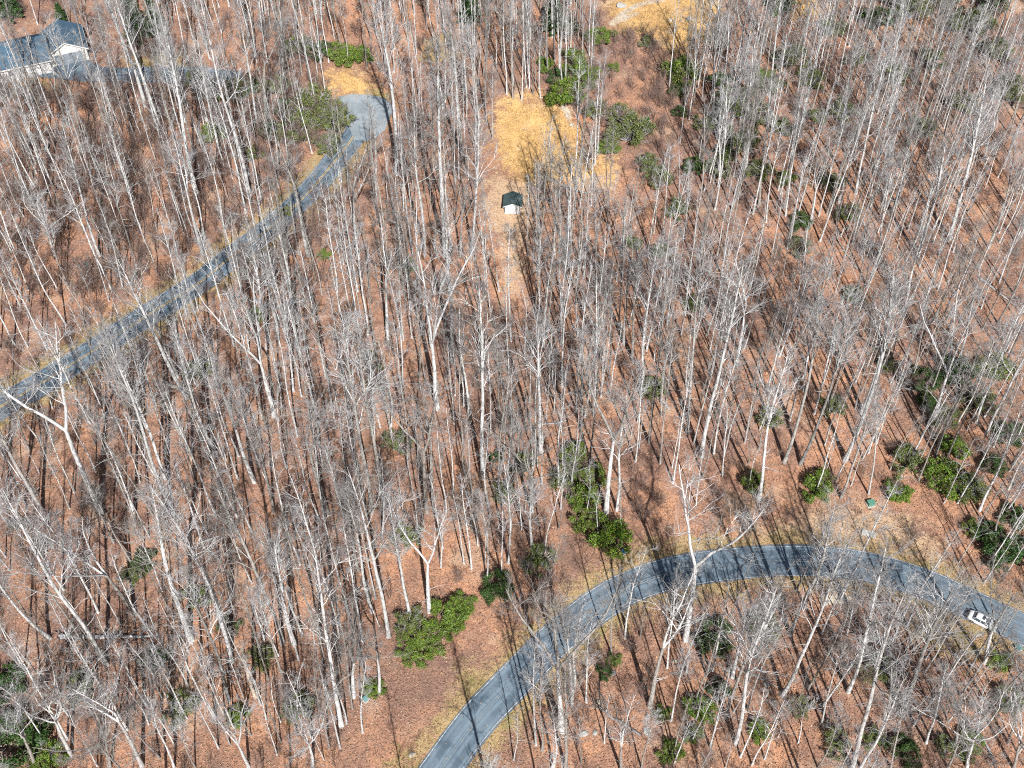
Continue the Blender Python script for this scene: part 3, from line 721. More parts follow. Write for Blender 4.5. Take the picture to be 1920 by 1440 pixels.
mass('wood_fill', FILL, [(x, y, float(ground_z(x, y))) for x, y, h, k in items], [(random.gauss(0, .03), random.gauss(0, .03), random.uniform(0, 6.28)) for _ in items],
     [((h/NOMINAL[k])**.75, (h/NOMINAL[k])**.75, h/NOMINAL[k]) for x, y, h, k in items], [FIRST[k][0] + random.randrange(FIRST[k][1]) for x, y, h, k in items],
     'bare young trees filling the wood between the larger trunks', 'woodland')

# ------------------------------------------------------------------ brush: thin reddish stems, too many to count
def brush_proto(seed, h0=2.6, nst=(4, 7), tw=6, sub=3):
    r = np.random.default_rng(seed); TB = Tubes()
    for _ in range(r.integers(*nst)):
        a = r.uniform(0, 6.28); sp = r.uniform(.05, .5)
        st = grow(r, np.array([r.normal(0, .15), r.normal(0, .15), -.08]), np.array([math.cos(a)*math.sin(sp), math.sin(a)*math.sin(sp), math.cos(sp)]), h0*r.uniform(.6, 1.1), 4, .1, .03)
        TB.add(st, np.array([.024, .019, .014, .008]), 3)
        add_twigs(r, TB, st, tw, h0*.3, .012, sub, .25)
    return TB
BRUSH = []
for i in range(10):
    mm = brush_proto(50 + i, 2.6, (4, 7), 6, 3).mesh('brush_plant'); mm.materials.append(MAT['brush']); BRUSH.append(mm)
def brush_density(px, py):
    d = .25
    if px < 300 or px > 1650: d = .45
    if px < 620 and 150 < py < 560: d = .95
    if 1120 < px < 1300 and 70 < py < 260: d = 1.0
    if px > 1150 and py < 300: d = max(d, .5)
    if px < 620 and py > 1150: d = max(d, .4)
    if px > 1000 and py > 1100: d = max(d, .42)
    if 850 < px < 1130 and py < 320: d = max(d, .5)
    if px < 800 and py < 150: d = max(d, .6)
    return d
CLEAR_BRUSH = [NOTREE[0], NOTREE[2], NOTREE[3], NOTREE[4], NOTREE[5], poly_w([(1130, -60), (1345, -60), (1340, 60), (1270, 100), (1230, 70), (1150, 50)])]
LCB = np.zeros(LGX.shape, bool)
for p_ in CLEAR_BRUSH: LCB |= inside(LGX, LGY, p_)
bp_, bs_ = [], []
while len(bp_) < N_BRUSH:
    x, y = random.uniform(-125, 125), random.uniform(28, 280)
    ok, px, py = in_frame(x, y, 60)
    if not ok or random.random() > brush_density(px, py): continue
    k = gi(x, y)
    if LRC[k] < .6 or LCB[k]: continue
    sc = random.uniform(.55, 1.5)*(1.45 if px < 620 and 150 < py < 560 else 1); bp_.append((x, y, float(ground_z(x, y)))); bs_.append((sc, sc, sc))
mass('brush', proto_collection('brush_stem', BRUSH), bp_, [(0, 0, random.uniform(0, 6.28)) for _ in bp_], bs_, [random.randrange(10) for _ in bp_], 'thin reddish brown brush standing all over the forest floor', 'brush')

# ------------------------------------------------------------------ fallen leaves, dry grass and twigs on the ground
def quads(P, ux, uy, name, mat, label, cat):
    V = np.stack([P - ux - uy, P + ux - uy*.6, P + ux*.8 + uy, P - ux*.7 + uy*.9], 1).reshape(-1, 3)
    return tag(link(name, np_mesh(name, V, [np.arange(len(V)).reshape(-1, 4)]), mat), label, cat, kind='stuff')
def view_points(n, m=40):
    px = rng.uniform(-m, 1920+m, n); py = rng.uniform(-m, 1440+m, n)
    a, b = (px-960)/FPX, (720-py)/FPX
    D = np.stack([a, CP + b*SP, -SP + b*CP], 1)
    t = np.full(n, 160.0)
    for _ in range(14):
        e = CAM_H + D[:, 2]*t - ground_z(D[:, 0]*t, D[:, 1]*t); t += e/(-D[:, 2] + SLOPE*D[:, 1])
    X, Y = D[:, 0]*t, D[:, 1]*t
    return X, Y, ground_z(X, Y)
def rdir(n, tilt):
    a = rng.uniform(0, 2*PI, n); e = rng.normal(0, tilt, n)
    return np.stack([np.cos(a)*np.cos(e), np.sin(a)*np.cos(e), np.sin(e)], 1)
X, Y, Z = view_points(200000)
rcx = road_clear(X, Y); keep = (rcx > .15) | ((rcx > -.5) & (rng.random(len(X)) < .25)) | (rng.random(len(X)) < .035)
for p in GOLD[:3] + DIRT: keep &= ~inside(X, Y, p) | (rng.random(len(X)) < .1)
X, Y, Z = X[keep], Y[keep], Z[keep]; n = len(X)
s = rng.uniform(.045, .10, n)[:, None]
u = rdir(n, .5); v = np.cross(u, rdir(n, .5)); v /= np.linalg.norm(v, axis=1, keepdims=True) + 1e-6
quads(np.stack([X, Y, Z + .09], 1), u*s, v*s*.7, 'leaf_litter', MAT['litter'], 'orange brown fallen leaves covering the forest floor', 'leaves')
ST_ = Tubes(); X, Y, Z = view_points(9000)
keep = road_clear(X, Y) > .3; X, Y, Z = X[keep], Y[keep], Z[keep]; n = len(X)
d_ = rdir(n, .12); L_s = rng.uniform(.3, 1.5, (n, 1)); p_ = np.stack([X, Y, Z + .12], 1)
ST_.batch(np.stack([p_, p_ + d_*L_s*.5 + rng.normal(0, .06, (n, 3))*[1, 1, .3], p_ + d_*L_s], 1), np.broadcast_to(np.array([.022, .018, .01]), (n, 3)), 3)
tag(link('fallen_sticks', ST_.mesh('fallen_sticks'), MAT['deadwood']), 'pale fallen sticks scattered over the leaf litter', 'sticks', kind='stuff')
def blades(name, X, Y, mat, h, wd, label):
    n = len(X); Z = ground_z(X, Y)
    b = np.stack([X, Y, Z - .02], 1); t = b + rdir(n, .3)*np.array([.5, .5, .4])*h + np.array([0, 0, 1])*(rng.uniform(.5, 1.1, n)[:, None]*h)
    u = rdir(n, .0)*wd
    V = np.stack([b - u, b + u, t], 1).reshape(-1, 3)
    tag(link(name, np_mesh(name, V, [np.arange(len(V)).reshape(-1, 3)]), mat), label, 'grass', kind='stuff')
def in_polys(polys, n, soft=1.0):
    ox, oy = [], []
    for p in polys:
        lo, hi = p.min(0)-2, p.max(0)+2; k = int(n*np.prod(hi-lo)/2500)
        X = rng.uniform(lo[0], hi[0], k); Y = rng.uniform(lo[1], hi[1], k)
        m = sdf(X, Y, p) + rng.normal(0, soft, k) > 0
        ox.append(X[m]); oy.append(Y[m])
    return np.concatenate(ox), np.concatenate(oy)
X, Y = in_polys(GOLD, 90000)
m = road_clear(X, Y) > .3
m &= np.array([_mn.noise(Vector((a*.35, b*.35, 9))) + .35*_mn.noise(Vector((a*1.3, b*1.3, 5))) for a, b in zip(X, Y)]) > rng.normal(-.12, .12, len(X))
blades('dry_grass', X[m], Y[m], MAT['straw'], .5, .028, 'golden dry grass of the clearings and the upper field')
X, Y, _ = view_points(260000)
rc = np.minimum(seg_dist(X, Y, UP_ROAD), seg_dist(X, Y, LOW_ROAD)) - 2.4
m = (rc > .05) & (rc < 3.2*rng.random(len(X)))
X2, Y2 = in_polys(VERGE, 40000); m2 = road_clear(X2, Y2) > .2
blades('verge_grass', np.concatenate([X[m], X2[m2]]), np.concatenate([Y[m], Y2[m2]]), MAT['verge_blade'], .22, .03, 'short tan and olive grass along both roads')

# ------------------------------------------------------------------ evergreens
def leaf_cloud(r, n, lobes, size, stretch=2.0, shell=.75):
    """leaves spread through uneven lobes (centre, radii)"""
    w_ = np.array([l[1][0]*l[1][1] for l in lobes]); k = r.choice(len(lobes), n, p=w_/w_.sum())
    C = np.array([l[0] for l in lobes])[k]; R = np.array([l[1] for l in lobes])[k]
    d = vunit(r.normal(0, 1, (n, 3))); rad = (shell + (1-shell)*r.random((n, 1)))*r.uniform(.8, 1.15, (n, 1))*np.where(r.random((n, 1)) < .12, r.uniform(1, 1.7, (n, 1)), 1)
    P = C + d*R*rad
    u = vunit(r.normal(0, 1, (n, 3)) + d*.3 + np.array([0, 0, -.2])); v = vunit(np.cross(u, d + r.normal(0, .45, (n, 3))))
    s = size*r.uniform(.6, 1.25, (n, 1))
    a, b, c, e = P - u*s*stretch*.5, P + v*s*.5, P + u*s*stretch*.5, P - v*s*.5
    keep = P[:, 2] > .02
    V = np.stack([a, b, c, e], 1)[keep].reshape(-1, 3)
    return V
def bush_proto(seed, kind):
    """about 2 m across; returns stem mesh, foliage mesh"""
    r = np.random.default_rng(seed); ST = Tubes(); lobes = []
    nl = {'mound': 34, 'dark': 34, 'olive': 30, 'long': 26}[kind]
    for i in range(nl):
        a = r.uniform(0, 6.28); q = math.sqrt(r.uniform(0, 1))*r.uniform(.7, .98)
        z = r.uniform(.35, .95)*(1.15 - .6*q)
        rr = r.uniform(.10, .28)
        lobes.append((np.array([q*math.cos(a), q*math.sin(a), z]), np.array([rr, rr, rr*r.uniform(.7, 1.0)])))
        st = np.array([[.1*math.cos(a), .1*math.sin(a), -.05], [q*.55*math.cos(a), q*.55*math.sin(a), z*.5], [q*math.cos(a), q*math.sin(a), z]]) + r.normal(0, .04, (3, 3))
        ST.add(st, np.array([.035, .026, .012]), 4)
        add_twigs(r, ST, st, 6, .3, .009, 2, .5)
    n, size, stre = {'mound': (8000, .04, 2.0), 'dark': (8000, .038, 2.2), 'olive': (5200, .036, 2.2), 'long': (4200, .036, 5.0)}[kind]
    V = leaf_cloud(r, n, lobes, size, stre, .55 if kind != 'olive' else .2)
    st = ST.mesh('stems'); st.materials.append(MAT['brush' if kind != 'olive' else 'twig'])
    fo = np_mesh('foliage', V, [np.arange(len(V)).reshape(-1, 4)])
    fo.materials.append(MAT[{'mound': 'leaf', 'dark': 'leaf_dark', 'olive': 'leaf_olive', 'long': 'leaf'}[kind]])
    return st, fo
def conifer_proto(seed):
    """about 6 m high"""
    r = np.random.default_rng(seed); TK, ST = Tubes(), Tubes(); h = 6.0; VV = []
    p, rad = trunk_pts(r, h, 8, .03, .11, .9, .012); TK.add(p, rad, 6)
    z = .5
    while z < h - .15:
        f = 1 - z/h; L0 = 1.9*f**.75 + .12
        for a in np.arange(6)*PI/3 + r.uniform(0, 1):
            L = L0*r.uniform(.7, 1.12); c, _ = at(p, (z+.35)/(h+.35))
            b = grow(r, c, np.array([math.cos(a), math.sin(a), .15]), L, 5, .09, -.05)
            TK.add(b, np.array([.025, .02, .014, .01, .005]), 3)
            n = int(26*L) + 6
            pp, dd = vat(np.repeat(b[None], n, 0), r.uniform(.12, 1, n))
            u = vside(r, dd, .4, 1.1); u[:, 2] *= .35; u = vunit(u); vv = vunit(np.cross(u, UPV + r.normal(0, .3, (n, 3))))
            s_ = r.uniform(.16, .34, (n, 1)); q = pp + u*s_*.5
            VV.append(np.stack([q - u*s_, q + vv*s_*.22, q + u*s_, q - vv*s_*.22], 1).reshape(-1, 3))
        z += .27
    V = np.concatenate(VV)
    tm = TK.mesh('trunk'); tm.materials.append(MAT['limb'])
    fo = np_mesh('foliage', V, [np.arange(len(V)).reshape(-1, 4)]); fo.materials.append(MAT['leaf_dark'])
    return tm, fo
BUSH = {k: [bush_proto(300 + 10*i + len(k), k) for i in range(n)] for k, n in (('mound', 4), ('dark', 3), ('olive', 4), ('long', 2))}
BUSH['conifer'] = [conifer_proto(400 + i) for i in range(3)]
BNAME = {'mound': 'evergreen_shrub', 'dark': 'dark_evergreen_shrub', 'olive': 'olive_shrub', 'long': 'bamboo_clump', 'conifer': 'hemlock_tree'}
SHRUBS = []
def bush(px, py, wpx, kind, hk=1.0, label=None):
    if kind in ('dark', 'mound') and px > 1300 and py < 600 and random.random() < .6: kind = 'olive'
    b = ground_at(px, py); wd = metres(wpx, py)*(1.28 if kind == 'olive' else 1.12)
    root = empty(BNAME[kind], tuple(b), random.uniform(0, 6.28))
    s_ = wd/2 if kind != 'conifer' else wd/3.6
    root.scale = (s_, s_*random.uniform(.9, 1.1), s_*hk)
    st, fo = random.choice(BUSH[kind])
    link('stem' if kind != 'conifer' else 'trunk', st, None, root); link('foliage' if kind != 'conifer' else 'crown', fo, None, root)
    SHRUBS.append(dict(o=root, px=px, py=py, kind=kind, label=label))
    return root
for a in [
    (1146, 1025, 78, 'mound', 1.5, 'dense round glossy evergreen shrub beside the blue barrel above the lower road'),
    (1410, 915, 46, 'mound', 1.5), (1537, 922, 72, 'mound', .9), (1683, 925, 55, 'mound', .8), (1775, 905, 92, 'mound', .8), (1102, 985, 60, 'mound', 1.3), (1094, 942, 62, 'mound', 1.3), (1106, 900, 58, 'mound', 1.3),
    (1076, 862, 54, 'mound', 1.2), (933, 1108, 66, 'dark', .9), (845, 1160, 84, 'long', .7), (790, 1212, 76, 'long', .7), (768, 1175, 55, 'olive', .9), (703, 1292, 46, 'mound', .7), (372, 1125, 54, 'mound', .8),
    (492, 1238, 46, 'olive', 1.1), (376, 700, 52, 'olive', 1), (480, 600, 34, 'mound', 1.2), (766, 505, 32, 'olive', 1.1), (742, 840, 56, 'olive', .9), (762, 1012, 50, 'olive', 1), (930, 862, 32, 'dark', 1),
    (1060, 195, 74, 'mound', 1.2), (1046, 152, 42, 'dark', 1), (1078, 112, 44, 'mound', 1), (1100, 160, 38, 'olive', 1), (1150, 130, 26, 'mound', .9), (1277, 150, 68, 'mound', 1.1), (1272, 176, 42, 'dark', 1), (1275, 215, 30, 'dark', 1),
    (1130, 78, 48, 'mound', 1), (1215, 88, 30, 'olive', 1.1), (1104, 75, 26, 'olive', 1.1), (626, 240, 74, 'olive', 1.2), (590, 220, 80, 'olive', 1.2), (562, 262, 76, 'olive', 1), (540, 208, 52, 'dark', .9), (612, 280, 50, 'olive', 1),
    (432, 180, 66, 'mound', .8), (466, 168, 58, 'dark', .8), (402, 256, 52, 'mound', .9), (476, 296, 42, 'olive', 1), (500, 250, 52, 'dark', .9), (640, 114, 66, 'mound', .9), (674, 112, 50, 'mound', .9), (604, 104, 50, 'dark', .9),
    (1340, 1205, 84, 'dark', .8), (1308, 1335, 60, 'mound', .9), (1424, 1375, 46, 'mound', .9), (1346, 1296, 48, 'dark', .9), (1256, 1412, 50, 'mound', .8), (1300, 1382, 40, 'mound', .8), (28, 1400, 130, 'dark', .9), (18, 1290, 76, 'dark', .9),
    (445, 1345, 44, 'mound', .8), (290, 1240, 52, 'dark', .9), (272, 1055, 50, 'dark', .9), (252, 1085, 42, 'olive', 1), (1182, 262, 76, 'olive', 1.1), (1140, 285, 48, 'mound', .9), (1160, 225, 46, 'olive', 1),
    (1500, 424, 44, 'dark', 1), (1382, 195, 58, 'mound', .9), (1352, 165, 56, 'dark', .9), (1412, 226, 56, 'olive', 1), (1444, 170, 48, 'mound', .9), (1340, 325, 46, 'olive', 1), (1420, 150, 50, 'mound', .9), (1528, 225, 36, 'mound', .9), (1356, 210, 36, 'mound', 1),
    (1732, 720, 60, 'dark', .9), (1792, 708, 80, 'dark', .9), (1862, 695, 72, 'mound', .8), (1782, 848, 58, 'mound', .9), (1768, 790, 52, 'olive', 1), (1702, 872, 60, 'olive', 1.1), (1740, 760, 46, 'dark', 1), (1890, 1045, 92, 'dark', .9), (1822, 995, 40, 'mound', .9), (1900, 975, 60, 'dark', .9), (1822, 930, 60, 'olive', 1), (1860, 880, 50, 'dark', 1),
    (1005, 1055, 66, 'olive', .8), (1222, 735, 52, 'olive', 1), (1440, 790, 50, 'olive', 1), (1560, 770, 46, 'olive', .9), (1300, 575, 36, 'mound', .8), (1240, 480, 40, 'olive', 1), (1190, 460, 32, 'mound', 1), (1600, 560, 36, 'olive', 1), (1555, 350, 44, 'olive', 1), (1470, 340, 40, 'mound', .8), (1590, 410, 44, 'olive', 1),
    (1640, 45, 60, 'dark', .9), (1700, 30, 70, 'olive', 1), (1800, 205, 50, 'olive', 1), (1860, 110, 60, 'olive', 1), (1740, 120, 50, 'dark', .9), (1680, 150, 50, 'olive', 1), (1560, 60, 46, 'olive', 1), (1300, 320, 44, 'dark', 1), (1460, 250, 46, 'dark', 1), (1610, 120, 46, 'mound', .8),
    (1690, 1412, 60, 'dark', .9), (1634, 1392, 44, 'olive', 1), (1895, 1325, 60, 'olive', 1), (1872, 1245, 46, 'mound', .7), (1500, 1330, 40, 'olive', .9), (1810, 1400, 60, 'mound', .8), (1150, 1240, 30, 'mound', .8), (1132, 1262, 32, 'dark', .8), (1765, 1405, 44, 'olive', 1), (1240, 1340, 34, 'mound', .7),
    (708, 690, 22, 'mound', .9), (692, 672, 26, 'olive', .9), (608, 482, 26, 'mound', .9), (535, 400, 28, 'olive', .8), (35, 985, 28, 'olive', .8), (430, 1180, 40, 'olive', .9), (560, 1330, 60, 'olive', .9), (160, 1290, 60, 'olive', .9),
    (1085, 145, 62, 'mound', 1), (1115, 215, 46, 'olive', 1), (1215, 318, 46, 'olive', 1), (1235, 345, 46, 'olive', 1), (1390, 270, 56, 'olive', 1), (1420, 330, 50, 'olive', 1), (1360, 290, 46, 'mound', .8), (1330, 240, 50, 'olive', 1), (1480, 120, 60, 'olive', 1), (1520, 160, 50, 'olive', 1),
    (1580, 220, 50, 'olive', 1), (1500, 470, 46, 'olive', 1), (1265, 400, 46, 'olive', 1), (1730, 250, 50, 'olive', 1), (1820, 60, 70, 'olive', 1), (1770, 20, 60, 'dark', .9), (1890, 180, 60, 'olive', 1), (1660, 690, 40, 'olive', 1), (1830, 760, 60, 'olive', 1), (1890, 820, 60, 'dark', .9), (1850, 1010, 60, 'dark', .9),
    (1060, 905, 56, 'olive', 1), (985, 880, 50, 'olive', 1), (940, 930, 46, 'olive', 1), (815, 1195, 60, 'mound', .6), (770, 1230, 50, 'mound', .6), (865, 1135, 50, 'mound', .6), (90, 1425, 80, 'mound', .7), (340, 1330, 60, 'olive', .9), (1430, 1180, 60, 'olive', .9), (1640, 1260, 60, 'olive', .9), (1560, 1400, 56, 'olive', 1),
    (520, 170, 50, 'olive', 1), (560, 100, 50, 'olive', 1), (370, 155, 46, 'mound', .8), (1020, 130, 40, 'mound', 1), (1062, 60, 40, 'olive', 1),
    (262, 78, 44, 'conifer', 1.2), (296, 62, 36, 'conifer', 1.1), (118, 42, 22, 'conifer', 1), (1210, 245, 22, 'conifer', .8), (1460, 20, 50, 'conifer', 1), (1860, 22, 50, 'conifer', 1), (1040, 60, 44, 'conifer', 1), (22, 35, 44, 'conifer', 1), (880, 40, 40, 'conifer', .8)]:
    bush(*a)
# bare brown shrubs standing singly
BARE = [brush_proto(700 + i, 3.0, (8, 12), 9, 4).mesh('bare_shrub') for i in range(5)]
for px, py, sc in [(1200, 975, 1.25), (1236, 948, 1.0), (1690, 1035, 1.0), (1712, 1012, .9), (1440, 950, .8), (1395, 968, .9), (1476, 975, .8), (1350, 940, .9), (1000, 1080, .9), (1030, 1100, .8), (1180, 1222, .8), (1660, 1150, .9), (1540, 1250, .8), (860, 1090, .7), (1875, 1095, 1.0), (1258, 1190, .8), (1840, 1240, .9),
                    (1180, 110, 1.1), (1205, 150, 1.0), (1235, 130, .9), (1222, 190, 1.0), (250, 330, 1.0), (300, 300, 1.1), (330, 340, 1.0), (275, 385, 1.0), (370, 390, .9), (205, 350, 1.0), (640, 1230, .8), (160, 610, .9), (190, 590, .8)]:
    b = ground_at(px, py); mm = random.choice(BARE)
    o = link('bare_shrub', mm, MAT['brush']); o.location = tuple(b); o.rotation_euler = (0, 0, random.uniform(0, 6)); o.scale = (sc, sc, sc)
    SHRUBS.append(dict(o=o, px=px, py=py, kind='bare', label=None))

# ------------------------------------------------------------------ the white shed
MAT['siding'] = simple('white_siding', (.70, .70, .70), .6, .06, 2.0)
MAT['trim'] = simple('white_trim', (.72, .72, .71), .5, .05, 3.0)
MAT['shed_roof'] = simple('dark_green_shingle', (.055, .085, .085), .85, .5, 1.6, bump=.4)
MAT['house_roof'] = simple('slate_blue_shingle', (.055, .105, .155), .85, .45, .9, bump=.4)
MAT['cream'] = simple('cream_siding', (.76, .74, .68), .65, .06, 2.0)
MAT['door_grey'] = simple('grey_garage_door', (.20, .23, .26), .6, .1, 2.0)  # plain grey of the garage door and the door handles
MAT['glass'] = simple('window_glass', (.06, .08, .10), .08, .2, 1.0, spec=.6)
MAT['wood'] = simple('weathered_wood', (.42, .34, .27), .8, .25, 5.0)
MAT['concrete'] = simple('concrete', (.48, .46, .43), .9, .15, 3.0)
MAT['rock'] = simple('grey_rock', (.34, .335, .32), .9, .35, 2.5, bump=.8)
MAT['pale_rock'] = simple('pale_rock', (.45, .40, .33), .9, .3, 2.5, bump=.8)
MAT['red'] = simple('red_paint', (.42, .05, .05), .5)
def yaw_between(p, q):
    a, b = ground_at(*p), ground_at(*q); return math.atan2(b[1]-a[1], b[0]-a[0])
W_, L_, E_, PK = 2.55, 2.7, 1.68, 2.22
g = ground_at(961, 401)
shed = tag(empty('shed', (g[0], g[1], g[2]), math.radians(-3)), 'small white shed with dark green roof below the golden clearing', 'shed')
MB().box(-W_/2, W_/2, .0, L_, -.3, E_).build('wall', MAT['siding'], shed)
gab = MB(); gab.extrude([(-W_/2, E_), (W_/2, E_), (0, PK)], 'y', 0, .06).build('gable', MAT['siding'], shed)
MB().extrude([(-W_/2, E_), (W_/2, E_), (0, PK)], 'y', L_-.06, L_).build('gable', MAT['siding'], shed)
oh, th = .32, .09
for sgn in (-1, 1):
    sl = (PK-E_)/(W_/2); x1 = W_/2 + oh; ze = E_ - oh*sl
    MB().extrude([(0, PK+.02), (sgn*x1, ze+.02), (sgn*x1, ze+.02+th), (0, PK+.02+th)], 'y', -.25, L_+.25).build('roof', MAT['shed_roof'], shed)
    MB().extrude([(0, PK-.02), (sgn*x1, ze-.02), (sgn*x1, ze+.015+th), (0, PK+.015+th)], 'y', -.29, -.253).build('trim', MAT['trim'], shed)
for i in range(9):
    x = -W_/2 + W_*(i+.5)/9
    MB().box(x-.13, x+.13, -.022, .0, .02, min(E_, PK - abs(x)*.42)).build('siding_board', MAT['siding'], shed)
dr = MB().box(-.43, .43, -.06, -.024, .04, 1.55).build('door', MAT['trim'], shed)
MB().box(.28, .33, -.10, -.06, .85, .95).build('handle', MAT['door_grey'], dr)
pl = tag(empty('plank_pile', tuple(ground_at(955, 431)), .12), 'low pile of pale weathered planks in front of the shed', 'planks')
for i in range(6):
    y = -.35 + .16*i + random.uniform(-.03, .03); z = .02 + .05*(i % 2)
    o = MB().box(-1.1, 1.0, -.06, .06, 0, .045).build('plank', MAT['wood'], pl); o.location = (random.uniform(-.2, .2), y, z); o.rotation_euler = (0, 0, random.uniform(-.12, .12))

# ------------------------------------------------------------------ the house
g = ground_at(133, 119); hz = yaw_between((103, 126), (163, 113))
house = tag(empty('house', tuple(g), hz), 'pale house with slate blue roof and garage beside the driveway', 'house')
def gable_roof(parent, x0, x1, y0, y1, ze, zp, axis_, oh=.4, th=.16, gables=True, wallmat='cream'):
    """pitched roof over a rectangle, ridge along axis_"""
    if axis_ == 'y': a0, a1, b0, b1 = x0, x1, y0, y1
    else: a0, a1, b0, b1 = y0, y1, x0, x1
    m = (a0+a1)/2; sl = (zp-ze)/(a1-m); zo = ze - oh*sl
    for s_ in (-1, 1):
        e = m + s_*(a1-m+oh)
        MB().extrude([(m, zp+.02), (e, zo+.02), (e, zo+.02+th), (m, zp+.02+th)], 'y' if axis_ == 'y' else 'x', b0-oh, b1+oh).build('roof', MAT['house_roof'], parent)
        MB().extrude([(m, zp-.03), (e, zo-.06), (e, zo+.015+th), (m, zp+.015+th)], 'y' if axis_ == 'y' else 'x', b0-oh-.06, b0-oh-.004).build('barge_board', MAT['trim'], parent)
        c0, c1 = sorted((e, e + s_*.05)); 
        if axis_ == 'y': MB().box(c0, c1, b0-oh, b1+oh, zo-.10, zo+.14).build('gutter', MAT['trim'], parent)
        else: MB().box(b0-oh, b1+oh, c0, c1, zo-.10, zo+.14).build('gutter', MAT['trim'], parent)
    if gables:
        for b in (b0, b1-.12):
            MB().extrude([(a0, ze), (a1, ze), (m, zp)], 'y' if axis_ == 'y' else 'x', b, b+.12).build('gable', MAT[wallmat], parent)
MB().box(-3.4, 3.4, 0, 7.8, -1.2, 2.6).build('wall', MAT['cream'], house)
gable_roof(house, -3.4, 3.4, 0, 7.8, 2.6, 4.4, 'y')
gd = MB().box(-2.45, 2.45, -.05, -.003, 0, 2.15).build('garage_door', MAT['door_grey'], house)
for i in range(1, 4): MB().box(-2.4, 2.4, -.075, -.052, .53*i-.02, .53*i+.02).build('door_rail', MAT['door_grey'], gd)
for x in (-2.6, 2.6): MB().box(x-.1, x+.1, -.07, -.003, 0, 2.3).build('door_jamb', MAT['trim'], house)
MB().box(-2.7, 2.7, -.075, -.003, 2.16, 2.34).build('lintel', MAT['trim'], house)
MB().box(-16.5, -3.45, -1.4, 7.6, -1.6, 2.6).build('wall', MAT['siding'], house)
gable_roof(house, -16.5, -3.2, -1.4, 7.6, 2.6, 4.75, 'x', wallmat='siding')
for x in (-12.6, -10.4, -8.6):
    wv = MB().box(x-.55, x+.55, -1.46, -1.403, .8, 2.0).build('window', MAT['trim'], house)
    MB().box(x-.46, x+.46, -1.48, -1.463, .88, 1.92).build('pane', MAT['glass'], wv)
dd = MB().box(-5.6, -4.6, -1.46, -1.403, 0, 2.05).build('door', MAT['trim'], house)
MB().box(-4.78, -4.7, -1.52, -1.463, .95, 1.05).build('handle', MAT['door_grey'], dd)
MB().box(-6.0, -5.3, 2.4, 3.1, 3.6, 5.5).build('chimney', MAT['concrete'], house)
# ------------------------------------------------------------------ the white car
MAT['car'] = simple('white_car_paint', (.78, .79, .80), .25, .02, 1.0, spec=.6)
MAT['tyre'] = simple('tyre', (.02, .02, .022), .9)
MAT['rim'] = simple('wheel_rim', (.45, .46, .48), .3, .05, 3, .8)
MAT['lamp'] = simple('headlamp', (.7, .72, .75), .1, .05, 3, spec=.7)
g = ground_at(1840, 1168); cy = yaw_between((1813, 1155), (1880, 1187))
car = tag(empty('car', (g[0], g[1], g[2] + .06), cy), 'white car with dark sunroof driving on the lower road', 'car')
car.scale = (.78, .78, .78)
def ring(x, hw, z0, z1, bulge=.06):
    return [(x, -hw*.93, z0), (x, hw*.93, z0), (x, hw, z0+.18), (x, hw, (z0+z1)/2), (x, hw-.05, z1-.06), (x, hw-.18, z1), (x, -hw+.18, z1), (x, -hw+.05, z1-.06), (x, -hw, (z0+z1)/2), (x, -hw, z0+.18)]
MB().loft([ring(-2.35, .72, .40, .80), ring(-2.25, .84, .27, .97), ring(-1.7, .90, .22, 1.03), ring(-.9, .91, .20, 1.0), ring(.5, .91, .20, .97), ring(1.05, .905, .20, .95), ring(1.8, .88, .22, .86), ring(2.2, .80, .27, .74), ring(2.33, .66, .36, .62)]).build('body', MAT['car'], car, True)
def cab(x, hw, z): return [(x, -hw, z), (x, hw, z)]
# cabin: glass sides, white roof
b0 = [(-1.75, .80, 1.0), (1.15, .80, .93)]; t0 = [(-1.15, .62, 1.44), (.35, .62, 1.46)]
MB().add([(-1.75,-.78,1.0),(-1.75,.78,1.0),(-1.12,.60,1.43),(-1.12,-.60,1.43)], [(0,1,2,3)]).build('rear_window', MAT['glass'], car)
MB().add([(1.15,-.78,.93),(1.15,.78,.93),(.35,.60,1.45),(.35,-.60,1.45)], [(3,2,1,0)]).build('windshield', MAT['glass'], car)
for s_ in (-1, 1):
    MB().add([(-1.70,s_*.82,.98),(1.10,s_*.82,.92),(.33,s_*.63,1.43),(-1.08,s_*.63,1.42)], [(0,1,2,3)]).build('side_window', MAT['glass'], car)
    for x0_, x1_ in ((-1.78, -1.14), (1.17, .36)):
        MB().cyl((x0_, s_*.80, .98 if x0_ < 0 else .92), (x1_, s_*.615, 1.44), .045, .045, 6).build('pillar', MAT['car'], car)
    MB().cyl((-.3, s_*.83, .95), (-.35, s_*.63, 1.44), .04, .04, 6).build('pillar', MAT['car'], car)
    mr = MB().box(.72, .9, s_*.93-.09, s_*.93+.09, .96, 1.1).build('mirror', MAT['car'], car, bevel=.03)
    hl = MB().box(2.05, 2.24, s_*.62-.16, s_*.62+.16, .62, .73).build('headlight', MAT['lamp'], car, bevel=.02)
    MB().box(-2.345, -2.28, s_*.66-.12, s_*.66+.12, .72, .88).build('tail_light', MAT['red'], car, bevel=.02)
    for x in (-1.42, 1.42):
        ty = MB().cyl((x, s_*.70, .32), (x, s_*.925, .32), .33, .33, 20).build('wheel', MAT['tyre'], car)
        MB().cyl((x, s_*.91, .32), (x, s_*.935, .32), .2, .19, 14).build('rim', MAT['rim'], ty)
rf = MB(); rf.loft([[(x, -w1, z), (x, w1, z), (x, w1-.06, z+.05), (x, -w1+.06, z+.05)] for x, w1, z in ((-1.22, .62, 1.41), (-.9, .65, 1.44), (0, .655, 1.455), (.42, .63, 1.435))]).build('roof', MAT['car'], car, True)
MB().box(-.28, .18, -.36, .36, 1.50, 1.512).build('sunroof', MAT['glass'], car)

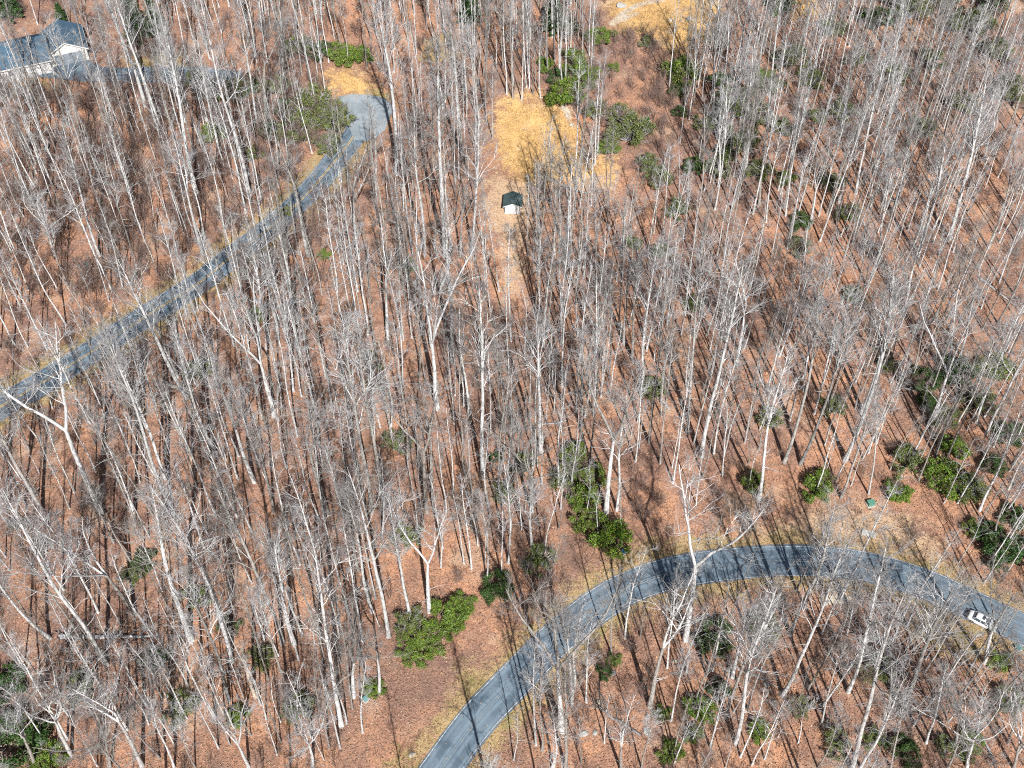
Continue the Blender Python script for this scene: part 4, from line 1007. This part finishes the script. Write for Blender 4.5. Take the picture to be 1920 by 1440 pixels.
# ------------------------------------------------------------------ small things
MAT['green_box'] = simple('green_enamel', (.10, .26, .19), .5, .1)
MAT['teal'] = simple('teal_plastic', (.10, .30, .30), .5, .1)
MAT['blue'] = simple('blue_plastic', (.03, .12, .26), .4, .1)
def util_box(px, py, s_, rz, label, mat='green_box', name='utility_box'):
    o = tag(empty(name, tuple(ground_at(px, py)), rz), label, 'box')
    MB().box(-.75*s_, .75*s_, -.65*s_, .65*s_, -.1, .08).build('base_slab', MAT['concrete'], o)
    MB().box(-.6*s_, .6*s_, -.5*s_, .5*s_, .08, .75*s_).build('cabinet', MAT[mat], o, bevel=.03)
    MB().extrude([(-.56*s_, .75*s_), (.56*s_, .75*s_), (.56*s_, .86*s_), (-.56*s_, .93*s_)], 'x', -.66*s_, .66*s_).build('lid', MAT[mat], o)
util_box(1632, 946, .75, .2, 'green utility box standing above the grassy patch by the lower road')
util_box(165, 498, .7, .5, 'small teal box on the leaves above the upper road', 'teal', 'small_box')
util_box(686, 1312, .55, .9, 'tiny teal box beside the shrub left of the lower road', 'teal', 'small_box')
util_box(1908, 1217, .6, .3, 'pale teal box at the right edge below the white car', 'teal', 'small_box')
o = tag(empty('concrete_cover', tuple(ground_at(1629, 1001)), -.35), 'pale concrete cover slab in the grass above the lower road', 'slab')
MB().box(-.95, .95, -.45, .45, -.05, .22).build('slab', MAT['concrete'], o, bevel=.03); MB().cyl((0, 0, .22), (0, 0, .25), .22, .22, 16).build('lid', MAT['rock'], o)
o = tag(empty('barrel', tuple(ground_at(1169, 1037))), 'blue plastic barrel at the foot of the round shrub', 'barrel')
MB().loft([[(rr*math.cos(t), rr*math.sin(t), z) for t in np.arange(14)*2*PI/14] for rr, z in ((.26, 0), (.3, .12), (.3, .3), (.315, .33), (.3, .36), (.3, .58), (.315, .61), (.3, .64), (.3, .82), (.27, .9))]).build('drum', MAT['blue'], o, True)
MB().cyl((0, 0, .9), (0, 0, .93), .25, .24, 14).build('lid', MAT['blue'], o)
import bmesh
from mathutils import noise as mnoise
def rock(px, py, wpx, mat, label, group=None):
    bm = bmesh.new(); bmesh.ops.create_icosphere(bm, subdivisions=3, radius=.5); sd_ = random.uniform(0, 99)
    cut = [Vector((random.gauss(0, 1), random.gauss(0, 1), random.gauss(.4, .7))).normalized() for _ in range(7)]
    for v in bm.verts:
        p = v.co.copy(); k = 1 + .35*mnoise.noise(p*1.7 + Vector((sd_, 0, 0))) + .12*mnoise.noise(p*5 + Vector((0, sd_, 0)))
        p *= k
        for c in cut:
            e = p.dot(c) - .36
            if e > 0: p -= c*e*.85
        v.co = p
    mm = bpy.data.meshes.new('boulder'); bm.to_mesh(mm); bm.free()
    o = link('boulder', mm, MAT[mat]); b = ground_at(px, py); s_ = metres(wpx, py)
    o.location = (b[0], b[1], b[2] + .08*s_); o.scale = (s_*1.1, s_*.85, s_*.6); o.rotation_euler = (0, 0, random.uniform(0, 6))
    return tag(o, label, 'rock', group)
for px, py, wp, mt, lb in [(1150, 1262, 12, 'rock', 'grey boulder uphill of the other boulders inside the road bend'), (1123, 1317, 13, 'pale_rock', 'pale boulder right of the forked roadside tree'), (1214, 1344, 12, 'rock', 'small grey boulder above the larger one inside the bend'), (1212, 1372, 16, 'rock', 'grey flat boulder lowest right inside the bend'),
                        (1116, 1374, 12, 'rock', 'small grey boulder at the bottom right of the lower road'), (1094, 1376, 16, 'rock', 'grey boulder closest to the right road edge near bottom'), (1436, 1284, 12, 'rock', 'lone grey boulder among the trees inside the bend'), (773, 1415, 13, 'pale_rock', 'whitish rock on the grass left of the lower road'),
                        (1163, 12, 18, 'rock', 'grey rock left of the pale track in the upper field'), (1292, 36, 12, 'rock', 'grey rock in the middle of the golden upper field'), (1256, 38, 10, 'pale_rock', 'pale rock in the middle of the golden upper field'), (1210, 1290, 12, 'pale_rock', 'pale small boulder among leaves inside the bend'), (1265, 1240, 9, 'pale_rock', 'small pale stone beside the leaning forked tree'),
                        (1046, 186, 10, 'pale_rock', 'highest pale rock of the ledge by the clearing'), (1056, 203, 11, 'pale_rock', 'second pale rock of the ledge by the clearing'), (1064, 218, 10, 'pale_rock', 'third pale rock of the ledge by the clearing'), (1071, 234, 9, 'pale_rock', 'lowest pale rock of the ledge by the clearing'), (1183, 98, 8, 'pale_rock', 'small pale rock below the upper field')]:
    rock(px, py, wp, mt, lb)
def log(p0, p1, r0, label, roots=False, dz=.2):
    a, b = ground_at(*p0), ground_at(*p1); L = float(np.linalg.norm(b-a))
    root = tag(empty('fallen_log', tuple(a), math.atan2(b[1]-a[1], b[0]-a[0])), label, 'log')
    r = np.random.default_rng(int(p0[0])); TK, BR = Tubes(), Tubes(); n = 10
    p = np.zeros((n, 3)); p[:, 0] = np.linspace(0, L, n); p[:, 1] = np.cumsum(r.normal(0, .12, n)); p[:, 1] -= p[0, 1]
    X = a[0] + (b[0]-a[0])*np.linspace(0, 1, n); Y = a[1] + (b[1]-a[1])*np.linspace(0, 1, n)
    p[:, 2] = ground_z(X, Y) - a[2] + np.linspace(r0*.8, dz, n)
    TK.add(p, r0*np.linspace(1, .35, n), 8)
    for _ in range(9):
        q, d = at(p, r.uniform(.45, 1)); s_ = side_dir(r, d, r.uniform(.5, 1.1)); s_[2] = abs(s_[2])
        bb = grow(r, q, s_, r.uniform(1.5, 4), 5, .15, .0); BR.add(bb, r0*.32*np.array([1, .8, .6, .4, .2]), 4); add_twigs(r, BR, bb, 5, .9, .02, 2)
    link('trunk', TK.mesh('log_trunk'), MAT['bark' if roots else 'twig'], root); link('branches', BR.mesh('log_branches'), MAT['twig'], root)
    if roots:
        RT = Tubes()
        for _ in range(16):
            aa = r.uniform(0, 6.28); bb = grow(r, np.array([.2, 0, r0*.6]), np.array([-.5, math.cos(aa), math.sin(aa)*.9 + .2]), r.uniform(.7, 1.5), 4, .25, 0); RT.add(bb, np.array([.16, .11, .07, .03]), 5)
        link('root_plate', RT.mesh('root_plate'), MAT['brush'], root)
    return root
log((112, 1196), (285, 1197), .36, 'long fallen trunk with torn roots lying across the lower left wood', True)
log((1838, 524), (1905, 572), .22, 'pale fallen trunk slanting down at the right edge of the wood')
log((1062, 789), (945, 814), .13, 'thin pale fallen trunk lying in the central wood')
log((20, 905), (60, 925), .12, 'short pale fallen limb at the left edge of the wood')
log((1480, 1330), (1520, 1322), .16, 'short fallen limb inside the lower road bend')
log((470, 1248), (420, 1262), .14, 'fallen limb below the bright green shrub at left')
log((1330, 560), (1280, 572), .12, 'thin fallen stem in the right wood above the lower road')
for i in range(14):
    while True:
        x, y = random.uniform(-70, 75), random.uniform(48, 190); ok, px, py = in_frame(x, y, -40)
        if ok and not blocked(x, y, 6): break
    a_ = random.uniform(0, 6.28); L_r = random.uniform(5, 11); x2, y2 = x + math.cos(a_)*L_r, y + math.sin(a_)*L_r
    o_ = log((px, py), to_px(x2, y2, float(ground_z(x2, y2))), random.uniform(.09, .19), 'x'); SHRUBS.append(dict(o=o_, px=px, py=py, kind='log', label=None))
def snag(p0, p1, r0, label, splinter=False):
    a = ground_at(*p0); d = ray(*p1); t = (a[0]*d[0] + a[1]*d[1])/(d[0]**2 + d[1]**2); h = float(np.clip(CAM_H + d[2]*t - a[2], 3, 13))
    root = tag(empty('broken_snag', tuple(a)), label, 'snag'); r = np.random.default_rng(int(p0[0]))
    TK = Tubes(); p, rad = trunk_pts(r, h, 9, .04, r0, .3, .02); rad = np.maximum(rad, r0*.6); p[:, 0] += np.linspace(0, d[0]*t - a[0], 9)*.6; TK.add(p, rad, 8)
    SPL = Tubes()
    for k in range(6 if splinter else 3):
        aa = r.uniform(0, 6.28); q = p[-1] + np.array([math.cos(aa), math.sin(aa), 0])*r0*.3
        SPL.add(grow(r, q - np.array([0, 0, .3]), np.array([math.cos(aa)*.5, math.sin(aa)*.5, 1]), r.uniform(.6, 2.8 if splinter else 1.0), 3, .15, 0), np.array([r0*.5, r0*.3, .01]), 4)
    link('trunk', TK.mesh('snag_trunk'), MAT['deadwood'], root); link('splinters', SPL.mesh('splinters'), MAT['deadwood'], root)
snag((480, 1307), (445, 1173), .22, 'leaning pale snag with broken top and no branches, taller one')
snag((605, 1228), (602, 1152), .17, 'short upright broken snag with clean pale trunk')
snag((360, 860), (347, 800), .24, 'splintered yellowish broken snag in the left wood below the upper road', True)

# ------------------------------------------------------------------ labels that single out each tree and shrub
UPX = [to_px(x, y, float(ground_z(x, y))) for x, y in UP_ROAD]; LPX = [to_px(x, y, float(ground_z(x, y))) for x, y in LOW_ROAD]
def road_y(L, x):
    L = sorted(L); return float(np.interp(x, [p[0] for p in L], [p[1] for p in L]))
def zone_text(px, py):
    if px < 700 and py < road_y(UPX, px):
        if py < 190: return 'by the blue-roofed house' if px < 230 else ('beside the driveway' if px < 430 else 'between driveway and turning pad')
        if px > 480: return 'left of the turning pad'
        return 'above the upper road, ' + ('high on the far left' if px < 200 and py < 380 else 'low on the far left' if px < 200 else 'uphill' if py < 330 else 'close to the asphalt')
    if px < 700 and py < road_y(UPX, px) + 110: return 'just below the upper road\'s ' + ('left end' if px < 230 else 'middle' if px < 450 else 'upper end')
    if px < 780 and py < 300: return 'right of the turning pad' if py > 120 else 'behind the turning pad'
    if (px-960)**2 + (py-395)**2 < 115**2: return 'around the white shed'
    if 860 < px < 1130 and 150 < py < 350: return 'beside the golden clearing'
    if 1110 < px < 1350 and py < 300: return 'just below the upper field'
    if py < 150 and px < 1130: return 'at the top, left of the upper field' if px > 950 else 'at the top, behind the clearing'
    if px > 880 and py > road_y(LPX, px):
        return 'inside the lower road\'s bend, ' + ('near its left arm' if px < 1130 else 'below its crest' if px < 1420 and py < 1250 else 'bottom centre' if px < 1420 else 'near the white car' if px > 1700 and py < 1300 else 'bottom right corner' if px > 1650 else 'right half')
    row = 'top' if py < 180 else 'upper' if py < 400 else 'middle' if py < 620 else 'lower' if py < 860 else 'low'  if py < 1100 else 'bottom'
    col = 'far left' if px < 300 else 'left' if px < 560 else 'centre left' if px < 800 else 'central' if px < 1050 else 'centre right' if px < 1300 else 'right' if px < 1600 else 'far right'
    return 'in the %s %s wood' % (row, col)
ORD = ['leftmost', 'second from left', 'third from left', 'fourth from left', 'fifth from left', 'sixth from left', 'seventh from left', 'eighth from left', 'ninth from left', 'tenth from left', 'eleventh from left', 'twelfth from left', 'thirteenth from left', 'fourteenth from left', 'fifteenth from left']
LOOK = {'tall': 'tall straight pale tree', 'thin': 'tall thin pale tree', 'thick': 'stout pale tree', 'fork': 'forked pale tree', 'spread': 'broad spreading bare tree', 'slender': 'small slender bare tree',
        'mound': 'bright green shrub', 'dark': 'dark green shrub', 'olive': 'thin olive shrub', 'long': 'spiky green clump', 'conifer': 'small dark conifer', 'bare': 'bare brown shrub', 'log': 'thin grey fallen trunk'}
def name_all(L, cat, groups):
    cells = {}
    for d in L:
        if not d['label']: cells.setdefault((LOOK[d['kind']], zone_text(d['px'], d['py'])), []).append(d)
        tag(d['o'], d['label'], cat(d), groups(d))
    for (look, z), m in cells.items():
        m.sort(key=lambda d: d['px'])
        for i, d in enumerate(m):
            rank = '' if len(m) == 1 else ', rightmost,' if i == len(m)-1 else ', %s,' % ORD[min(i, 14)]
            d['o']['label'] = '%s%s %s' % (look, rank, z)
name_all(PLACED, lambda d: 'tree', lambda d: {'tall': 'straight bare trees of the wood', 'thin': 'thin bare trees of the wood', 'thick': 'stout bare trees of the wood', 'fork': 'forked bare trees of the wood', 'spread': 'spreading bare trees', 'slender': 'slender young trees'}[d['kind']])
name_all(SHRUBS, lambda d: {'conifer': 'conifer', 'log': 'log'}.get(d['kind'], 'shrub'), lambda d: {'mound': 'green evergreen shrubs', 'dark': 'dark evergreen shrubs', 'olive': 'sparse olive shrubs', 'long': 'spiky green clumps', 'conifer': 'small conifers', 'bare': 'bare brown shrubs', 'log': 'thin fallen trunks'}[d['kind']])
print('TREES', n_read, len(PLACED), 'SHRUBS', len(SHRUBS), 'TRIS', sum(sum(len(p.vertices)-2 for p in m.polygons) if len(m.polygons) < 5000 else len(m.polygons)*2 for m in bpy.data.meshes))
